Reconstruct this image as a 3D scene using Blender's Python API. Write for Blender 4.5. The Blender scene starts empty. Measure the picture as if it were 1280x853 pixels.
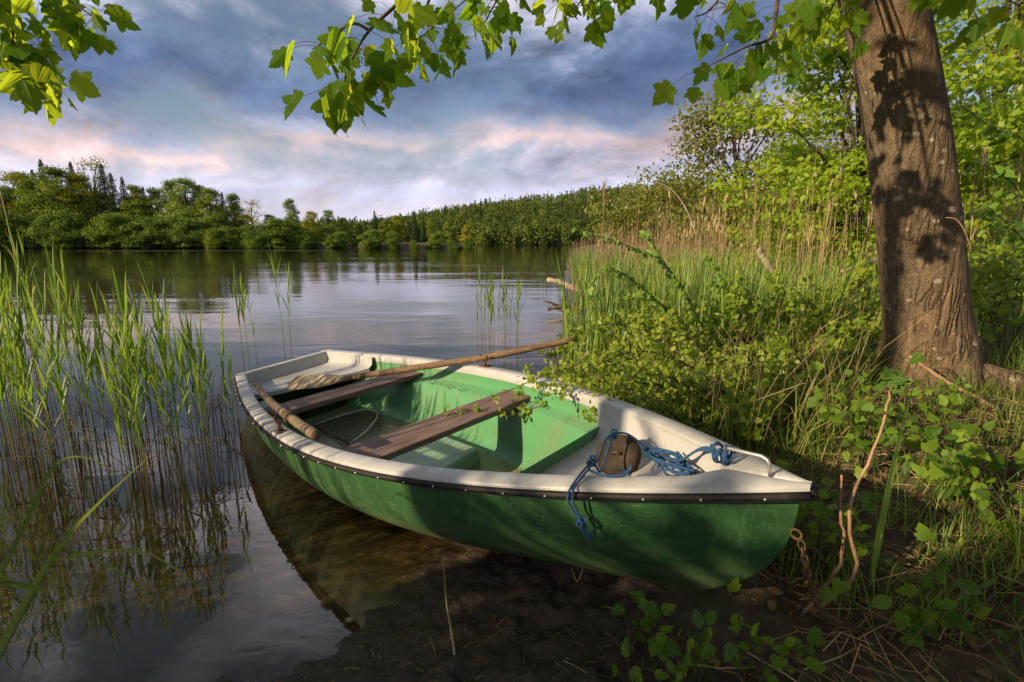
import bpy, bmesh, math
import numpy as np
from mathutils import Matrix, Vector

RNG = np.random.default_rng(7)
SC = bpy.context.scene
COL = SC.collection
PI = math.pi
R3 = math.radians

# ------------------------------------------------------------------ camera numbers
F_PX, CAM_H, PITCH = 633.48, 1.4, 0.1910186


def view_ray(px, py):
    u = (px - 640) / F_PX
    v = (426.5 - py) / F_PX
    c, s = math.cos(PITCH), math.sin(PITCH)
    return np.array([u, c + v * s, -s + v * c])


def at(px, py, y):
    """world point seen in that direction at distance y into the scene"""
    r = view_ray(px, py)
    return np.array([0, 0, CAM_H]) + r * (y / r[1])


def on_plane(px, py, z=0.0):
    r = view_ray(px, py)
    return np.array([0, 0, CAM_H]) + r * ((z - CAM_H) / r[2])


# ------------------------------------------------------------------ mesh building
class MB:
    def __init__(self):
        self.v, self.f, self.var, self.mi, self.n = [], [], [], [], 0

    def add(self, verts, faces, var=None, mi=0):
        verts = np.asarray(verts, float).reshape(-1, 3)
        off = self.n
        self.v.append(verts)
        if var is None:
            var = np.full(len(verts), 0.5)
        elif np.isscalar(var):
            var = np.full(len(verts), float(var))
        self.var.append(np.asarray(var, float))
        if isinstance(faces, np.ndarray):
            faces = [faces]
        else:
            by = {}
            for q in faces:
                by.setdefault(len(q), []).append(q)
            faces = [np.array(a) for a in by.values()]
        for a in faces:
            if len(a):
                self.f.append(np.asarray(a, np.int64) + off)
                self.mi.append(np.full(len(a), mi, np.int32))
        self.n += len(verts)
        return self

    def tube(self, path, radii, n=6, var=None, cap=True, mi=0, flat=1.0):
        path = np.asarray(path, float)
        m = len(path)
        radii = np.broadcast_to(np.asarray(radii, float), (m,))
        t = np.gradient(path, axis=0)
        t /= np.maximum(np.linalg.norm(t, axis=1, keepdims=True), 1e-9)
        up = np.array([0, 0, 1.0]) if abs(t[0, 2]) < .9 else np.array([0, 1.0, 0])
        N = np.cross(up, t[0]); N /= np.linalg.norm(N)
        vs = []
        for i in range(m):
            N = N - t[i] * (N @ t[i]); N /= max(np.linalg.norm(N), 1e-9)
            B = np.cross(t[i], N)
            a = np.arange(n) * 2 * PI / n
            vs.append(path[i] + radii[i] * (np.cos(a)[:, None] * N + flat * np.sin(a)[:, None] * B))
        vs = np.concatenate(vs)
        i, j = np.meshgrid(np.arange(m - 1), np.arange(n), indexing='ij')
        j2 = (j + 1) % n
        q = np.stack([i * n + j, i * n + j2, (i + 1) * n + j2, (i + 1) * n + j], -1).reshape(-1, 4)
        fs = [q]
        if cap:
            fs.append(np.array([list(range(n))[::-1]]))
            fs.append(np.array([[(m - 1) * n + k for k in range(n)]]))
        if var is None:
            var = np.repeat(np.linspace(0, 1, m), n)
        elif np.isscalar(var):
            var = np.full(len(vs), float(var))
        off = self.n
        self.v.append(vs); self.var.append(var)
        for a in fs:
            self.f.append(a + off); self.mi.append(np.full(len(a), mi, np.int32))
        self.n += len(vs)
        return self

    def grid(self, P, closed_u=False, var=None, mi=0):
        """P: (m, n, 3)"""
        m, n = P.shape[:2]
        i, j = np.meshgrid(np.arange(m if closed_u else m - 1), np.arange(n - 1), indexing='ij')
        i2 = (i + 1) % m
        q = np.stack([i * n + j, i2 * n + j, i2 * n + j + 1, i * n + j + 1], -1).reshape(-1, 4)
        return self.add(P.reshape(-1, 3), q, var, mi)

    def box(self, lo, hi, mi=0):
        (a, b, c), (d, e, f) = lo, hi
        v = [(a, b, c), (d, b, c), (d, e, c), (a, e, c), (a, b, f), (d, b, f), (d, e, f), (a, e, f)]
        return self.add(v, [(0, 3, 2, 1), (4, 5, 6, 7), (0, 1, 5, 4), (1, 2, 6, 5), (2, 3, 7, 6), (3, 0, 4, 7)], mi=mi)

    def ball(self, c, r, n=8, sq=(1, 1, 1)):
        a = np.linspace(0, PI, n // 2 + 2)
        b = np.arange(n) * 2 * PI / n
        P = np.stack([np.outer(np.sin(a), np.cos(b)), np.outer(np.sin(a), np.sin(b)), np.outer(np.cos(a), np.ones(n))], -1)
        P = np.concatenate([P, P[:, :1]], 1) * r * np.array(sq) + np.array(c)
        return self.grid(P[:, ::-1])

    def build(self, name, mats, parent=None, smooth=True, shadow=True):
        me = bpy.data.meshes.new(name)
        V = np.concatenate(self.v).astype(np.float32)
        tot = np.concatenate([np.full(len(a), a.shape[1], np.int32) for a in self.f])
        loops = np.concatenate([a.reshape(-1) for a in self.f]).astype(np.int32)
        me.vertices.add(len(V)); me.vertices.foreach_set('co', V.reshape(-1))
        me.loops.add(len(loops)); me.loops.foreach_set('vertex_index', loops)
        me.polygons.add(len(tot))
        me.polygons.foreach_set('loop_start', (np.cumsum(tot) - tot).astype(np.int32))
        me.polygons.foreach_set('loop_total', tot)
        me.polygons.foreach_set('material_index', np.concatenate(self.mi))
        me.polygons.foreach_set('use_smooth', np.full(len(tot), smooth))
        at_ = me.attributes.new('var', 'FLOAT', 'POINT')
        at_.data.foreach_set('value', np.concatenate(self.var).astype(np.float32))
        me.update(calc_edges=True); me.validate()
        for m in (mats if isinstance(mats, (list, tuple)) else [mats]):
            me.materials.append(m)
        o = bpy.data.objects.new(name, me); COL.objects.link(o)
        if parent is not None:
            o.parent = parent
        return o


def bevel(o, w=.006, seg=2):
    m = o.modifiers.new('bevel', 'BEVEL'); m.width = w; m.segments = seg; m.limit_method = 'ANGLE'; m.angle_limit = R3(40)
    return o


def empty(name, loc=(0, 0, 0), rz=0.0):
    o = bpy.data.objects.new(name, None); COL.objects.link(o)
    o.location = loc; o.rotation_euler = (0, 0, rz); o.empty_display_size = .1
    return o


def tag(o, label=None, cat=None, group=None, kind=None):
    if label: o['label'] = label
    if cat: o['category'] = cat
    if group: o['group'] = group
    if kind: o['kind'] = kind
    return o


KIDS = {}


def copy_tree(root):
    r = root.copy(); COL.objects.link(r)
    for ch in root.children:
        c = ch.copy(); COL.objects.link(c); c.parent = r
    return r


# ------------------------------------------------------------------ numpy noise
_perm = np.random.default_rng(3).random((256, 256))


def vnoise(x, y):
    xi, yi = np.floor(x).astype(int), np.floor(y).astype(int)
    fx, fy = x - xi, y - yi
    fx = fx * fx * (3 - 2 * fx); fy = fy * fy * (3 - 2 * fy)
    g = lambda a, b: _perm[a & 255, b & 255]
    return (g(xi, yi) * (1 - fx) + g(xi + 1, yi) * fx) * (1 - fy) + (g(xi, yi + 1) * (1 - fx) + g(xi + 1, yi + 1) * fx) * fy


def fbm(x, y, o=4):
    s, a, t = 0, 1.0, 0
    for k in range(o):
        s = s + a * vnoise(x * 2 ** k + 17.3 * k, y * 2 ** k - 9.1 * k); t += a; a *= .5
    return s / t - .5


def sstep(a, b, x):
    t = np.clip((x - a) / (b - a), 0, 1)
    return t * t * (3 - 2 * t)


# ------------------------------------------------------------------ materials
def nm(name):
    m = bpy.data.materials.new(name); m.use_nodes = True
    nt = m.node_tree; nt.nodes.clear()
    out = nt.nodes.new('ShaderNodeOutputMaterial')
    return m, nt, out


def N(nt, t, **kw):
    n = nt.nodes.new(t)
    for k, v in kw.items():
        if k.startswith('i_'):
            n.inputs[k[2:].replace('_', ' ')].default_value = v
        else:
            setattr(n, k, v)
    return n


def ramp(nt, fac, stops, interp='LINEAR'):
    r = nt.nodes.new('ShaderNodeValToRGB'); r.color_ramp.interpolation = interp
    e = r.color_ramp.elements
    while len(e) < len(stops): e.new(.5)
    for k, (p, c) in enumerate(stops):
        e[k].position = p
        e[k].color = (c, c, c, 1) if np.isscalar(c) else (*c, 1)
    nt.links.new(fac, r.inputs[0])
    return r.outputs[0]


def mixc(nt, fac, a, b, mode='MIX'):
    m = nt.nodes.new('ShaderNodeMix'); m.data_type = 'RGBA'; m.blend_type = mode
    for s, v in ((0, fac), (6, a), (7, b)):
        if isinstance(v, bpy.types.NodeSocket): nt.links.new(v, m.inputs[s])
        else: m.inputs[s].default_value = v if s == 0 else ((*v, 1) if len(v) == 3 else v)
    return m.outputs[2]


def noise(nt, scale, detail=4, rough=.55, vec=None, dist=0.0, scl=None, src='Object'):
    n = N(nt, 'ShaderNodeTexNoise'); n.inputs['Scale'].default_value = scale
    n.inputs['Detail'].default_value = detail; n.inputs['Roughness'].default_value = rough; n.inputs['Distortion'].default_value = dist
    if vec is None:
        vec = N(nt, 'ShaderNodeTexCoord').outputs[src]
    if scl is not None:
        mp = N(nt, 'ShaderNodeMapping'); mp.inputs['Scale'].default_value = scl
        nt.links.new(vec, mp.inputs[0]); vec = mp.outputs[0]
    nt.links.new(vec, n.inputs['Vector'])
    return n.outputs['Fac']


def math_(nt, op, a, b=None, c=None):
    m = N(nt, 'ShaderNodeMath', operation=op)
    for k, v in enumerate((a, b, c)):
        if v is None: continue
        if isinstance(v, bpy.types.NodeSocket): nt.links.new(v, m.inputs[k])
        else: m.inputs[k].default_value = v
    return m.outputs[0]


def bumpn(nt, h, strength=.3, dist=.01):
    b = N(nt, 'ShaderNodeBump'); b.inputs['Strength'].default_value = strength; b.inputs['Distance'].default_value = dist
    nt.links.new(h, b.inputs['Height'])
    return b.outputs[0]


def principled(nt, out, col, rough=.5, normal=None, metal=0.0, spec=.5):
    p = N(nt, 'ShaderNodeBsdfPrincipled')
    for k, v in (('Base Color', col), ('Roughness', rough), ('Metallic', metal), ('Specular IOR Level', spec)):
        if isinstance(v, bpy.types.NodeSocket): nt.links.new(v, p.inputs[k])
        else: p.inputs[k].default_value = (*v, 1) if k == 'Base Color' else v
    if normal is not None: nt.links.new(normal, p.inputs['Normal'])
    if out is not None: nt.links.new(p.outputs[0], out.inputs[0])
    return p


def leaf_mat(name, c1, c2, t1, t2, amount=.45, rough=.45, big=None, spec=.35):
    m, nt, out = nm(name)
    a = N(nt, 'ShaderNodeAttribute', attribute_name='var').outputs['Fac']
    f = a
    if big:
        n = noise(nt, big, 3)
        f = math_(nt, 'ADD', math_(nt, 'MULTIPLY', a, .5), math_(nt, 'MULTIPLY', ramp(nt, n, [(.3, 0), (.7, 1)]), .5))
    col = ramp(nt, f, [(0, c1), (1, c2)])
    tc = ramp(nt, f, [(0, t1), (1, t2)])
    p = principled(nt, None, col, rough, spec=spec)
    t = N(nt, 'ShaderNodeBsdfTranslucent'); nt.links.new(tc, t.inputs[0])
    mx = N(nt, 'ShaderNodeMixShader'); mx.inputs[0].default_value = amount
    nt.links.new(p.outputs[0], mx.inputs[1]); nt.links.new(t.outputs[0], mx.inputs[2])
    nt.links.new(mx.outputs[0], out.inputs[0])
    return m


def simple(name, c1, c2, scale=8, rough=.6, bump=.0, scl=None, spec=.4, metal=0.0, detail=5, bscale=None, lo=.35, hi=.65):
    m, nt, out = nm(name)
    n = noise(nt, scale, detail, .6, scl=scl)
    col = ramp(nt, n, [(lo, c1), (hi, c2)])
    nor = None
    if bump:
        nor = bumpn(nt, noise(nt, bscale or scale * 3, 4, .6, scl=scl), bump, .01)
    principled(nt, out, col, rough, nor, metal, spec)
    return m


def attr_mat(name, stops, rough=.6, amount=0.0, scale=30):
    """colour along the 'var' attribute (root to tip)"""
    m, nt, out = nm(name)
    a = N(nt, 'ShaderNodeAttribute', attribute_name='var').outputs['Fac']
    n = noise(nt, scale, 3)
    f = math_(nt, 'ADD', a, math_(nt, 'MULTIPLY_ADD', n, .3, -.15))
    col = ramp(nt, f, stops)
    p = principled(nt, None if amount else out, col, rough, spec=.3)
    if amount:
        t = N(nt, 'ShaderNodeBsdfTranslucent'); nt.links.new(col, t.inputs[0])
        mx = N(nt, 'ShaderNodeMixShader'); mx.inputs[0].default_value = amount
        nt.links.new(p.outputs[0], mx.inputs[1]); nt.links.new(t.outputs[0], mx.inputs[2]); nt.links.new(mx.outputs[0], out.inputs[0])
    return m


M = {}
M['maple_leaf'] = leaf_mat('maple_leaf', (.04, .105, .010), (.10, .185, .016), (.24, .44, .02), (.58, .68, .03), .57, .5, spec=.12)
M['shaded_lobed_leaf'] = leaf_mat('shaded_lobed_leaf', (.05, .115, .012), (.16, .25, .02), (.15, .28, .02), (.36, .48, .03), .42, .5, spec=.25)  # leaf colour set darker to carry the shade of the near right bank
M['shrub_leaf'] = leaf_mat('shrub_leaf', (.10, .18, .016), (.27, .35, .025), (.28, .44, .02), (.58, .64, .05), .45)
M['round_leaf'] = leaf_mat('round_leaf', (.10, .20, .022), (.19, .32, .03), (.20, .40, .03), (.36, .54, .04), .45)
M['small_leaf'] = leaf_mat('small_leaf', (.10, .18, .018), (.28, .34, .032), (.30, .42, .03), (.56, .60, .05), .45)
M['bright_tree'] = leaf_mat('bright_tree', (.13, .22, .010), (.29, .37, .022), (.32, .50, .02), (.56, .66, .03), .48, big=.9)
M['olive_tree'] = leaf_mat('olive_tree', (.085, .11, .014), (.20, .20, .026), (.17, .23, .02), (.36, .36, .04), .4, big=.5)
M['far_mid'] = leaf_mat('far_mid', (.09, .15, .018), (.29, .34, .04), (.09, .16, .02), (.2, .28, .04), .3, big=.16, spec=.03)
M['far_pale'] = leaf_mat('far_pale', (.12, .19, .035), (.28, .34, .06), (.14, .24, .03), (.20, .28, .05), .3, big=.16, spec=.03)
M['far_yellow'] = leaf_mat('far_yellow', (.20, .22, .014), (.40, .37, .03), (.2, .28, .02), (.28, .32, .03), .3, big=.16, spec=.03)
M['far_conifer'] = leaf_mat('far_conifer', (.022, .045, .016), (.065, .095, .03), (.02, .04, .015), (.03, .06, .02), .1, big=.2, spec=.02)
M['far_bush'] = leaf_mat('far_bush', (.07, .135, .018), (.21, .29, .04), (.04, .08, .02), (.08, .14, .03), .25, big=.25, spec=.03)
M['hill_forest'] = leaf_mat('hill_forest', (.025, .052, .016), (.17, .21, .036), (.03, .05, .015), (.10, .15, .03), .2, spec=.02)
M['reed_leaf'] = leaf_mat('reed_leaf', (.08, .16, .020), (.19, .27, .035), (.20, .36, .03), (.42, .54, .06), .42)
M['sedge'] = leaf_mat('sedge', (.10, .19, .035), (.25, .33, .05), (.16, .32, .06), (.34, .48, .10), .38)
M['grass'] = leaf_mat('grass', (.06, .13, .018), (.20, .25, .04), (.14, .26, .03), (.36, .42, .06), .38)
M['dry_reed'] = attr_mat('dry_reed', [(0, (.22, .15, .07)), (.5, (.36, .25, .12)), (1, (.42, .32, .18))], .7, .15)
M['reed_stem'] = attr_mat('reed_stem', [(0, (.07, .05, .025)), (.28, (.13, .10, .04)), (.5, (.13, .19, .04)), (1, (.2, .3, .06))], .5, .15)
M['twig'] = simple('twig', (.045, .032, .02), (.10, .07, .042), 30, .8, .4)
M['twig_tan'] = simple('twig_tan', (.24, .14, .08), (.36, .23, .13), 40, .6, .3, scl=(1, 1, .3))
M['driftwood'] = simple('driftwood', (.20, .15, .10), (.42, .35, .27), 6, .8, .5, scl=(1, 1, 1))
M['dark_wood'] = simple('dark_wood', (.05, .035, .025), (.16, .11, .07), 7, .8, .5)
M['far_bark'] = simple('far_bark', (.04, .03, .022), (.09, .07, .05), 2, .9)
M['litter'] = attr_mat('litter', [(0, (.09, .05, .025)), (.5, (.22, .14, .06)), (1, (.40, .29, .14))], .8)


def make_bark():
    m, nt, out = nm('maple_bark')
    tc = N(nt, 'ShaderNodeTexCoord').outputs['Object']
    big = noise(nt, 2.2, 5, .6, tc)
    fine = noise(nt, 24, 7, .68, tc, scl=(1, 1, .13))
    vor = N(nt, 'ShaderNodeTexVoronoi', feature='DISTANCE_TO_EDGE'); vor.inputs['Scale'].default_value = 24
    mp = N(nt, 'ShaderNodeMapping'); mp.inputs['Scale'].default_value = (1, 1, .10)
    wob = N(nt, 'ShaderNodeVectorMath', operation='ADD')
    nz = N(nt, 'ShaderNodeTexNoise'); nz.inputs['Scale'].default_value = 6; nz.inputs['Detail'].default_value = 4; nt.links.new(tc, nz.inputs[0])
    sc_ = N(nt, 'ShaderNodeVectorMath', operation='SCALE'); sc_.inputs['Scale'].default_value = .045; nt.links.new(nz.outputs['Color'], sc_.inputs[0])
    nt.links.new(tc, wob.inputs[0]); nt.links.new(sc_.outputs[0], wob.inputs[1])
    nt.links.new(wob.outputs[0], mp.inputs[0]); nt.links.new(mp.outputs[0], vor.inputs['Vector'])
    crack = ramp(nt, vor.outputs['Distance'], [(0.0, 0), (.20, 1)])
    crack = math_(nt, 'MAXIMUM', crack, ramp(nt, noise(nt, 7, 5, .6, tc), [(.42, 0), (.6, .95)]))
    # cracks only show strongly low on the trunk
    sep = N(nt, 'ShaderNodeSeparateXYZ'); nt.links.new(tc, sep.inputs[0])
    low = ramp(nt, math_(nt, 'MULTIPLY_ADD', sep.outputs[2], -.38, .9), [(.15, .35), (.85, .95)])
    crk = math_(nt, 'SUBTRACT', 1, math_(nt, 'MULTIPLY', math_(nt, 'SUBTRACT', 1, crack), low))
    base = ramp(nt, fine, [(.3, (.040, .029, .020)), (.52, (.15, .10, .058)), (.75, (.31, .215, .13))])
    base = mixc(nt, ramp(nt, big, [(.4, 0), (.65, .55)]), base, (.115, .10, .07), 'MIX')
    base = mixc(nt, crk, (.032, .022, .014), base)
    spk = noise(nt, 95, 4, .7, tc)
    base = mixc(nt, ramp(nt, spk, [(.50, 0), (.70, .6)]), base, (.30, .235, .16))
    base = mixc(nt, ramp(nt, spk, [(.28, .7), (.44, 0)]), base, (.045, .032, .022))
    # lichen patches
    v2 = N(nt, 'ShaderNodeTexVoronoi', feature='F1'); v2.inputs['Scale'].default_value = 11; v2.inputs['Randomness'].default_value = 1
    mp2 = N(nt, 'ShaderNodeMapping'); mp2.inputs['Scale'].default_value = (1, 1, 1.6); nt.links.new(wob.outputs[0], mp2.inputs[0]); nt.links.new(mp2.outputs[0], v2.inputs['Vector'])
    rad = math_(nt, 'ADD', v2.outputs['Distance'], math_(nt, 'MULTIPLY', noise(nt, 60, 3, .6, tc), .22))
    sepc = N(nt, 'ShaderNodeSeparateColor'); nt.links.new(v2.outputs['Color'], sepc.inputs[0])
    thr = math_(nt, 'MULTIPLY_ADD', sepc.outputs[0], .32, .09)
    lich = math_(nt, 'MULTIPLY', math_(nt, 'LESS_THAN', rad, thr), ramp(nt, sepc.outputs[1], [(.22, 0), (.36, .9)]))
    lich = math_(nt, 'MULTIPLY', lich, ramp(nt, noise(nt, 45, 4, .7, tc), [(.35, .3), (.6, 1)]))
    base = mixc(nt, lich, base, (.33, .31, .235))
    h = math_(nt, 'ADD', math_(nt, 'MULTIPLY_ADD', spk, .5, math_(nt, 'MULTIPLY', crk, 1.3)), math_(nt, 'ADD', math_(nt, 'MULTIPLY', fine, .9), math_(nt, 'MULTIPLY', big, .8)))
    principled(nt, out, base, .85, bumpn(nt, h, .8, .012), spec=.15)
    return m


M['bark'] = make_bark()


def hull_mat():
    m, nt, out = nm('green_hull_paint')
    tc = N(nt, 'ShaderNodeTexCoord').outputs['Object']
    n1 = noise(nt, 3, 6, .65, tc)
    col = ramp(nt, n1, [(.3, (.012, .060, .017)), (.7, (.027, .105, .031))])
    col = mixc(nt, ramp(nt, noise(nt, 38, 6, .7, tc), [(.38, .55), (.56, 0)]), col, (.012, .05, .016))
    col = mixc(nt, ramp(nt, noise(nt, 26, 6, .72, tc, scl=(1, 1, .35)), [(.54, 0), (.70, .55)]), col, (.075, .19, .075))
    scr = ramp(nt, noise(nt, 34, 5, .6, tc, scl=(.16, 1, 3.2), dist=.8), [(.63, 0), (.67, .7)])
    scr = math_(nt, 'MULTIPLY', scr, ramp(nt, noise(nt, 4.2, 4, .6, tc), [(.45, 0), (.6, 1)]))
    col = mixc(nt, scr, col, (.17, .25, .15))
    # chalky scuffs toward the bilge, streaked along the hull
    sc = noise(nt, 5, 8, .7, tc, scl=(1.2, 1, 3.2), dist=.6)
    sep = N(nt, 'ShaderNodeSeparateXYZ'); nt.links.new(tc, sep.inputs[0])
    low = ramp(nt, math_(nt, 'MULTIPLY_ADD', sep.outputs[2], -2.2, -.05), [(.2, 0), (.9, 1)])
    f = math_(nt, 'MULTIPLY', ramp(nt, sc, [(.36, 0), (.66, 1)]), math_(nt, 'MULTIPLY_ADD', low, .95, .16))
    col = mixc(nt, f, col, (.14, .19, .085))
    sp = noise(nt, 160, 2, .5, tc)
    col = mixc(nt, math_(nt, 'MULTIPLY', ramp(nt, sp, [(.62, 0), (.70, .6)]), ramp(nt, noise(nt, 3.3, 5, .7, tc), [(.40, 0), (.62, 1)])), col, (.15, .26, .12))
    col = mixc(nt, ramp(nt, noise(nt, 14, 5, .6, tc, scl=(.4, 1, 3)), [(.6, 0), (.75, .4)]), col, (.02, .06, .02))
    col = mixc(nt, math_(nt, 'MULTIPLY', ramp(nt, noise(nt, 9, 6, .65, tc, scl=(1, 1, 1)), [(.35, 0), (.6, 1)]), ramp(nt, math_(nt, 'MULTIPLY_ADD', sep.outputs[2], -5.0, -1.55), [(0, 0), (.8, .85)])), col, (.05, .042, .026))
    principled(nt, out, col, ramp(nt, n1, [(.3, .40), (.7, .6)]), bumpn(nt, noise(nt, 60, 4, .6, tc), .06, .004), spec=.45)
    return m


def gelcoat(name, base, dirt, amt=.5):
    m, nt, out = nm(name)
    tc = N(nt, 'ShaderNodeTexCoord').outputs['Object']
    a = noise(nt, 4.5, 7, .7, tc, dist=.3)
    col = mixc(nt, ramp(nt, a, [(.42, 0), (.75, amt)]), base, dirt)
    b = noise(nt, 22, 6, .7, tc, scl=(1, .5, 1))
    col = mixc(nt, ramp(nt, b, [(.55, 0), (.78, amt)]), col, tuple(x * .55 for x in dirt))
    s = noise(nt, 120, 2, .5, tc)
    col = mixc(nt, ramp(nt, s, [(.67, 0), (.72, .5)]), col, (.10, .085, .05))
    principled(nt, out, col, ramp(nt, a, [(.3, .32), (.7, .55)]), bumpn(nt, noise(nt, 35, 4, .6, tc), .06, .003), spec=.45)
    return m


M['hull'] = hull_mat()
M['white_gel'] = gelcoat('white_gelcoat', (.40, .40, .40), (.22, .205, .165), .55)
M['green_gel'] = gelcoat('green_gelcoat', (.075, .25, .10), (.13, .17, .085), .8)
M['floor_gel'] = gelcoat('floor_gelcoat', (.14, .19, .095), (.19, .13, .07), .95)
M['pale_panel'] = gelcoat('pale_panel', (.20, .34, .235), (.20, .22, .14), .6)
M['rubber'] = simple('black_rubber', (.007, .006, .006), (.020, .018, .016), 20, .6, .1, spec=.25)


def plank(name, c1, c2, c3, scl, rough=.7):
    m, nt, out = nm(name)
    tc = N(nt, 'ShaderNodeTexCoord').outputs['Object']
    g = noise(nt, 6, 7, .65, tc, scl=scl, dist=.5)
    col = ramp(nt, g, [(.3, c1), (.5, c2), (.72, c3)])
    col = mixc(nt, ramp(nt, noise(nt, 5, 5, .6, tc), [(.5, 0), (.75, .45)]), col, tuple(x * .55 for x in c1))
    principled(nt, out, col, rough, bumpn(nt, g, .35, .006), spec=.3)
    return m


M['thwart'] = plank('thwart_wood', (.085, .052, .046), (.145, .095, .082), (.22, .155, .13), (9, .9, 9))
M['oar'] = plank('oar_wood', (.085, .05, .03), (.155, .098, .055), (.24, .16, .095), (1.2, 9, 9), .75)
M['blade'] = plank('worn_blade', (.13, .085, .05), (.36, .28, .19), (.58, .51, .41), (2.2, 2.6, 3), .75)
M['pole'] = plank('pole_wood', (.07, .05, .032), (.18, .13, .08), (.36, .29, .21), (4, 4, 4), .8)
M['metal'] = simple('galvanised', (.42, .40, .36), (.62, .60, .56), 30, .38, .1, metal=.85)
M['rust'] = simple('rusty_metal', (.06, .035, .022), (.16, .085, .045), 40, .75, .4, metal=.3)
M['rope'] = simple('blue_rope', (.008, .04, .12), (.035, .12, .27), 160, .8, .8, bscale=260)
M['net'] = simple('net_cord', (.025, .022, .014), (.09, .075, .045), 40, .9)
M['weight'] = simple('rough_concrete', (.012, .009, .006), (.055, .038, .025), 14, .9, .8, bscale=40)
M['shell'] = simple('pale_stone', (.16, .14, .10), (.30, .27, .21), 20, .7, .3)

# ------------------------------------------------------------------ boat pose (rest of the scene is placed round it)
BL, BW0, BWM, BSM, BN = 4.344, .411, .6849, .4624, 1.9646
BO, BYAW, BPIT, BROL, BB, BC = np.array([-.7647, 3.0744, .4456]), -.834, .068, .1289, .129, .0133
BR = np.array([[0.6703657660693201, 0.7286119779577434, -0.14047891392945283], [-0.7389132983070259, 0.6728131093875168, -0.03646446792884248], [0.0679476067814459, 0.12824626861162944, 0.9894119553148061]])
BOFF = np.array([BL * .45, 0, 0])


def b2w(p):
    return (np.atleast_2d(p) - BOFF) @ BR.T + BO


def w2b(p):
    return (np.atleast_2d(p) - BO) @ BR + BOFF


BMAT = Matrix([[*BR[0], 0], [*BR[1], 0], [*BR[2], 0], [0, 0, 0, 1]])
_t = BO - BR @ BOFF
BMAT.translation = Vector(_t)


def beam(s):
    s = np.asarray(s, float)
    return np.where(s < BSM, BW0 + (BWM - BW0) * np.sin(PI / 2 * np.clip(s / BSM, 0, 1)), BWM * np.maximum(0, 1 - np.clip((s - BSM) / (1 - BSM), 0, 1) ** BN))


def sheer(s):
    s = np.asarray(s, float)
    return BB * np.where(s > .35, (s - .35) ** 2 / .42, 0) + BC * np.where(s < .35, (.35 - s) ** 2 / .12, 0)


def keel(s):
    return np.interp(s, [0, .15, .4, .8, .92, 1], [-.40, -.46, -.50, -.50, -.49, -.45])


# ------------------------------------------------------------------ terrain
SHORE = np.array([(-60, 3.0), (-12, 2.6), (-6, 2.3), (-3.4, 2.0), (-2.9, 1.2), (-2.0, .8), (-1.6, .95), (-.98, 1.40), (-.64, 1.62), (-.33, 1.95), (-.30, 2.25), (-.05, 3.0), (.12, 4.2), (.40, 5.6), (.75, 7.5), (1.0, 9.5), (1.35, 14), (1.9, 20), (6, 52), (18, 150), (60, 400), (120, 900)])


def shore_d(x, y):
    x = np.asarray(x, float); y = np.asarray(y, float)
    best = np.full(x.shape, 1e9); sgn = np.ones(x.shape)
    for a, b in zip(SHORE[:-1], SHORE[1:]):
        d = b - a
        t = np.clip(((x - a[0]) * d[0] + (y - a[1]) * d[1]) / (d @ d), 0, 1)
        qx, qy = x - (a[0] + t * d[0]), y - (a[1] + t * d[1])
        r = np.hypot(qx, qy)
        cr = d[0] * qy - d[1] * qx
        m = r < best - 1e-9
        best = np.where(m, r, best); sgn = np.where(m, np.where(cr > 0, -1, 1), sgn)
    return best * sgn


def ground(x, y, detail=True):
    x = np.asarray(x, float); y = np.asarray(y, float)
    d = shore_d(x, y) + fbm(x * 1.3, y * 1.3, 3) * .22 * np.clip(np.hypot(x, y) / 2, .3, 3)
    up = np.interp(d, [0, .4, 1.0, 1.7, 2.6, 4.5, 9, 30, 200], [0, .045, .12, .28, .47, .6, .55, .7, 1.5])
    up = up * np.where(y > 5, 1 - .5 * sstep(5, 8, y) * (1 - sstep(3, 7, x - .1 * y)), 1)
    dn = np.interp(-d, [0, .4, 1.2, 4, 12, 40], [0, -.05, -.16, -.45, -1.0, -1.6])
    h = np.where(d > 0, up, dn)
    # far shores and the wooded hill
    far = sstep(0, 14, y - 131 - fbm(x * .05, y * .0 + 3, 3) * 10) * sstep(0, 8, -(x + .084 * y))
    h = np.maximum(h, -1.6 + far * 3.2)
    az = x / np.maximum(y, 1)
    prof = np.interp(az, [-1.2, -.5, -.33, -.2, -.05, .1, .35, 1.2], [.2, .24, .28, .48, .90, 1.0, 1.08, 1.15])
    hill = sstep(402, 411, y) * 1.2 + sstep(408, 760, y) * 60 * prof + fbm(x * .006, y * .006, 3) * 22 * sstep(430, 700, y)
    h = np.maximum(h, np.where(y > 395, -1.6 + hill * 1.0 + sstep(396, 406, y) * .8, -9))
    near = np.clip(1 - np.hypot(x, y - 1.5) / 14, 0, 1)
    rough = fbm(x * 6, y * 6, 5) * .06 + ((.5 - np.abs(fbm(x * 7, y * 7, 4)) * 2.2) * .035 + fbm(x * 17, y * 17, 4) * .085 - .01) * (1 - sstep(2.6, 6, np.hypot(x, y)))
    h = h + rough * near * np.where(d > 0, np.clip(.35 + d, 0, 1), .5)
    # the keel has pressed its own hollow
    b = w2b(np.stack([x.ravel(), y.ravel(), np.full(x.size, .25)], 1))
    s = b[:, 0] / BL
    w = beam(np.clip(s, 0, 1)) * .93
    inside = (s > -.03) & (s < 1.02) & (np.abs(b[:, 1]) < w + .12)
    cap = b2w(np.stack([b[:, 0], b[:, 1], keel(np.clip(s, 0, 1)) + .012 + .055 * sstep(.72, .86, s) + .13 * np.clip(np.abs(b[:, 1]) / np.maximum(w, .05), 0, 1.3) ** 3], 1))[:, 2]
    cap = np.where(inside, cap, 1e3).reshape(x.shape)
    return np.minimum(h, cap)


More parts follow.
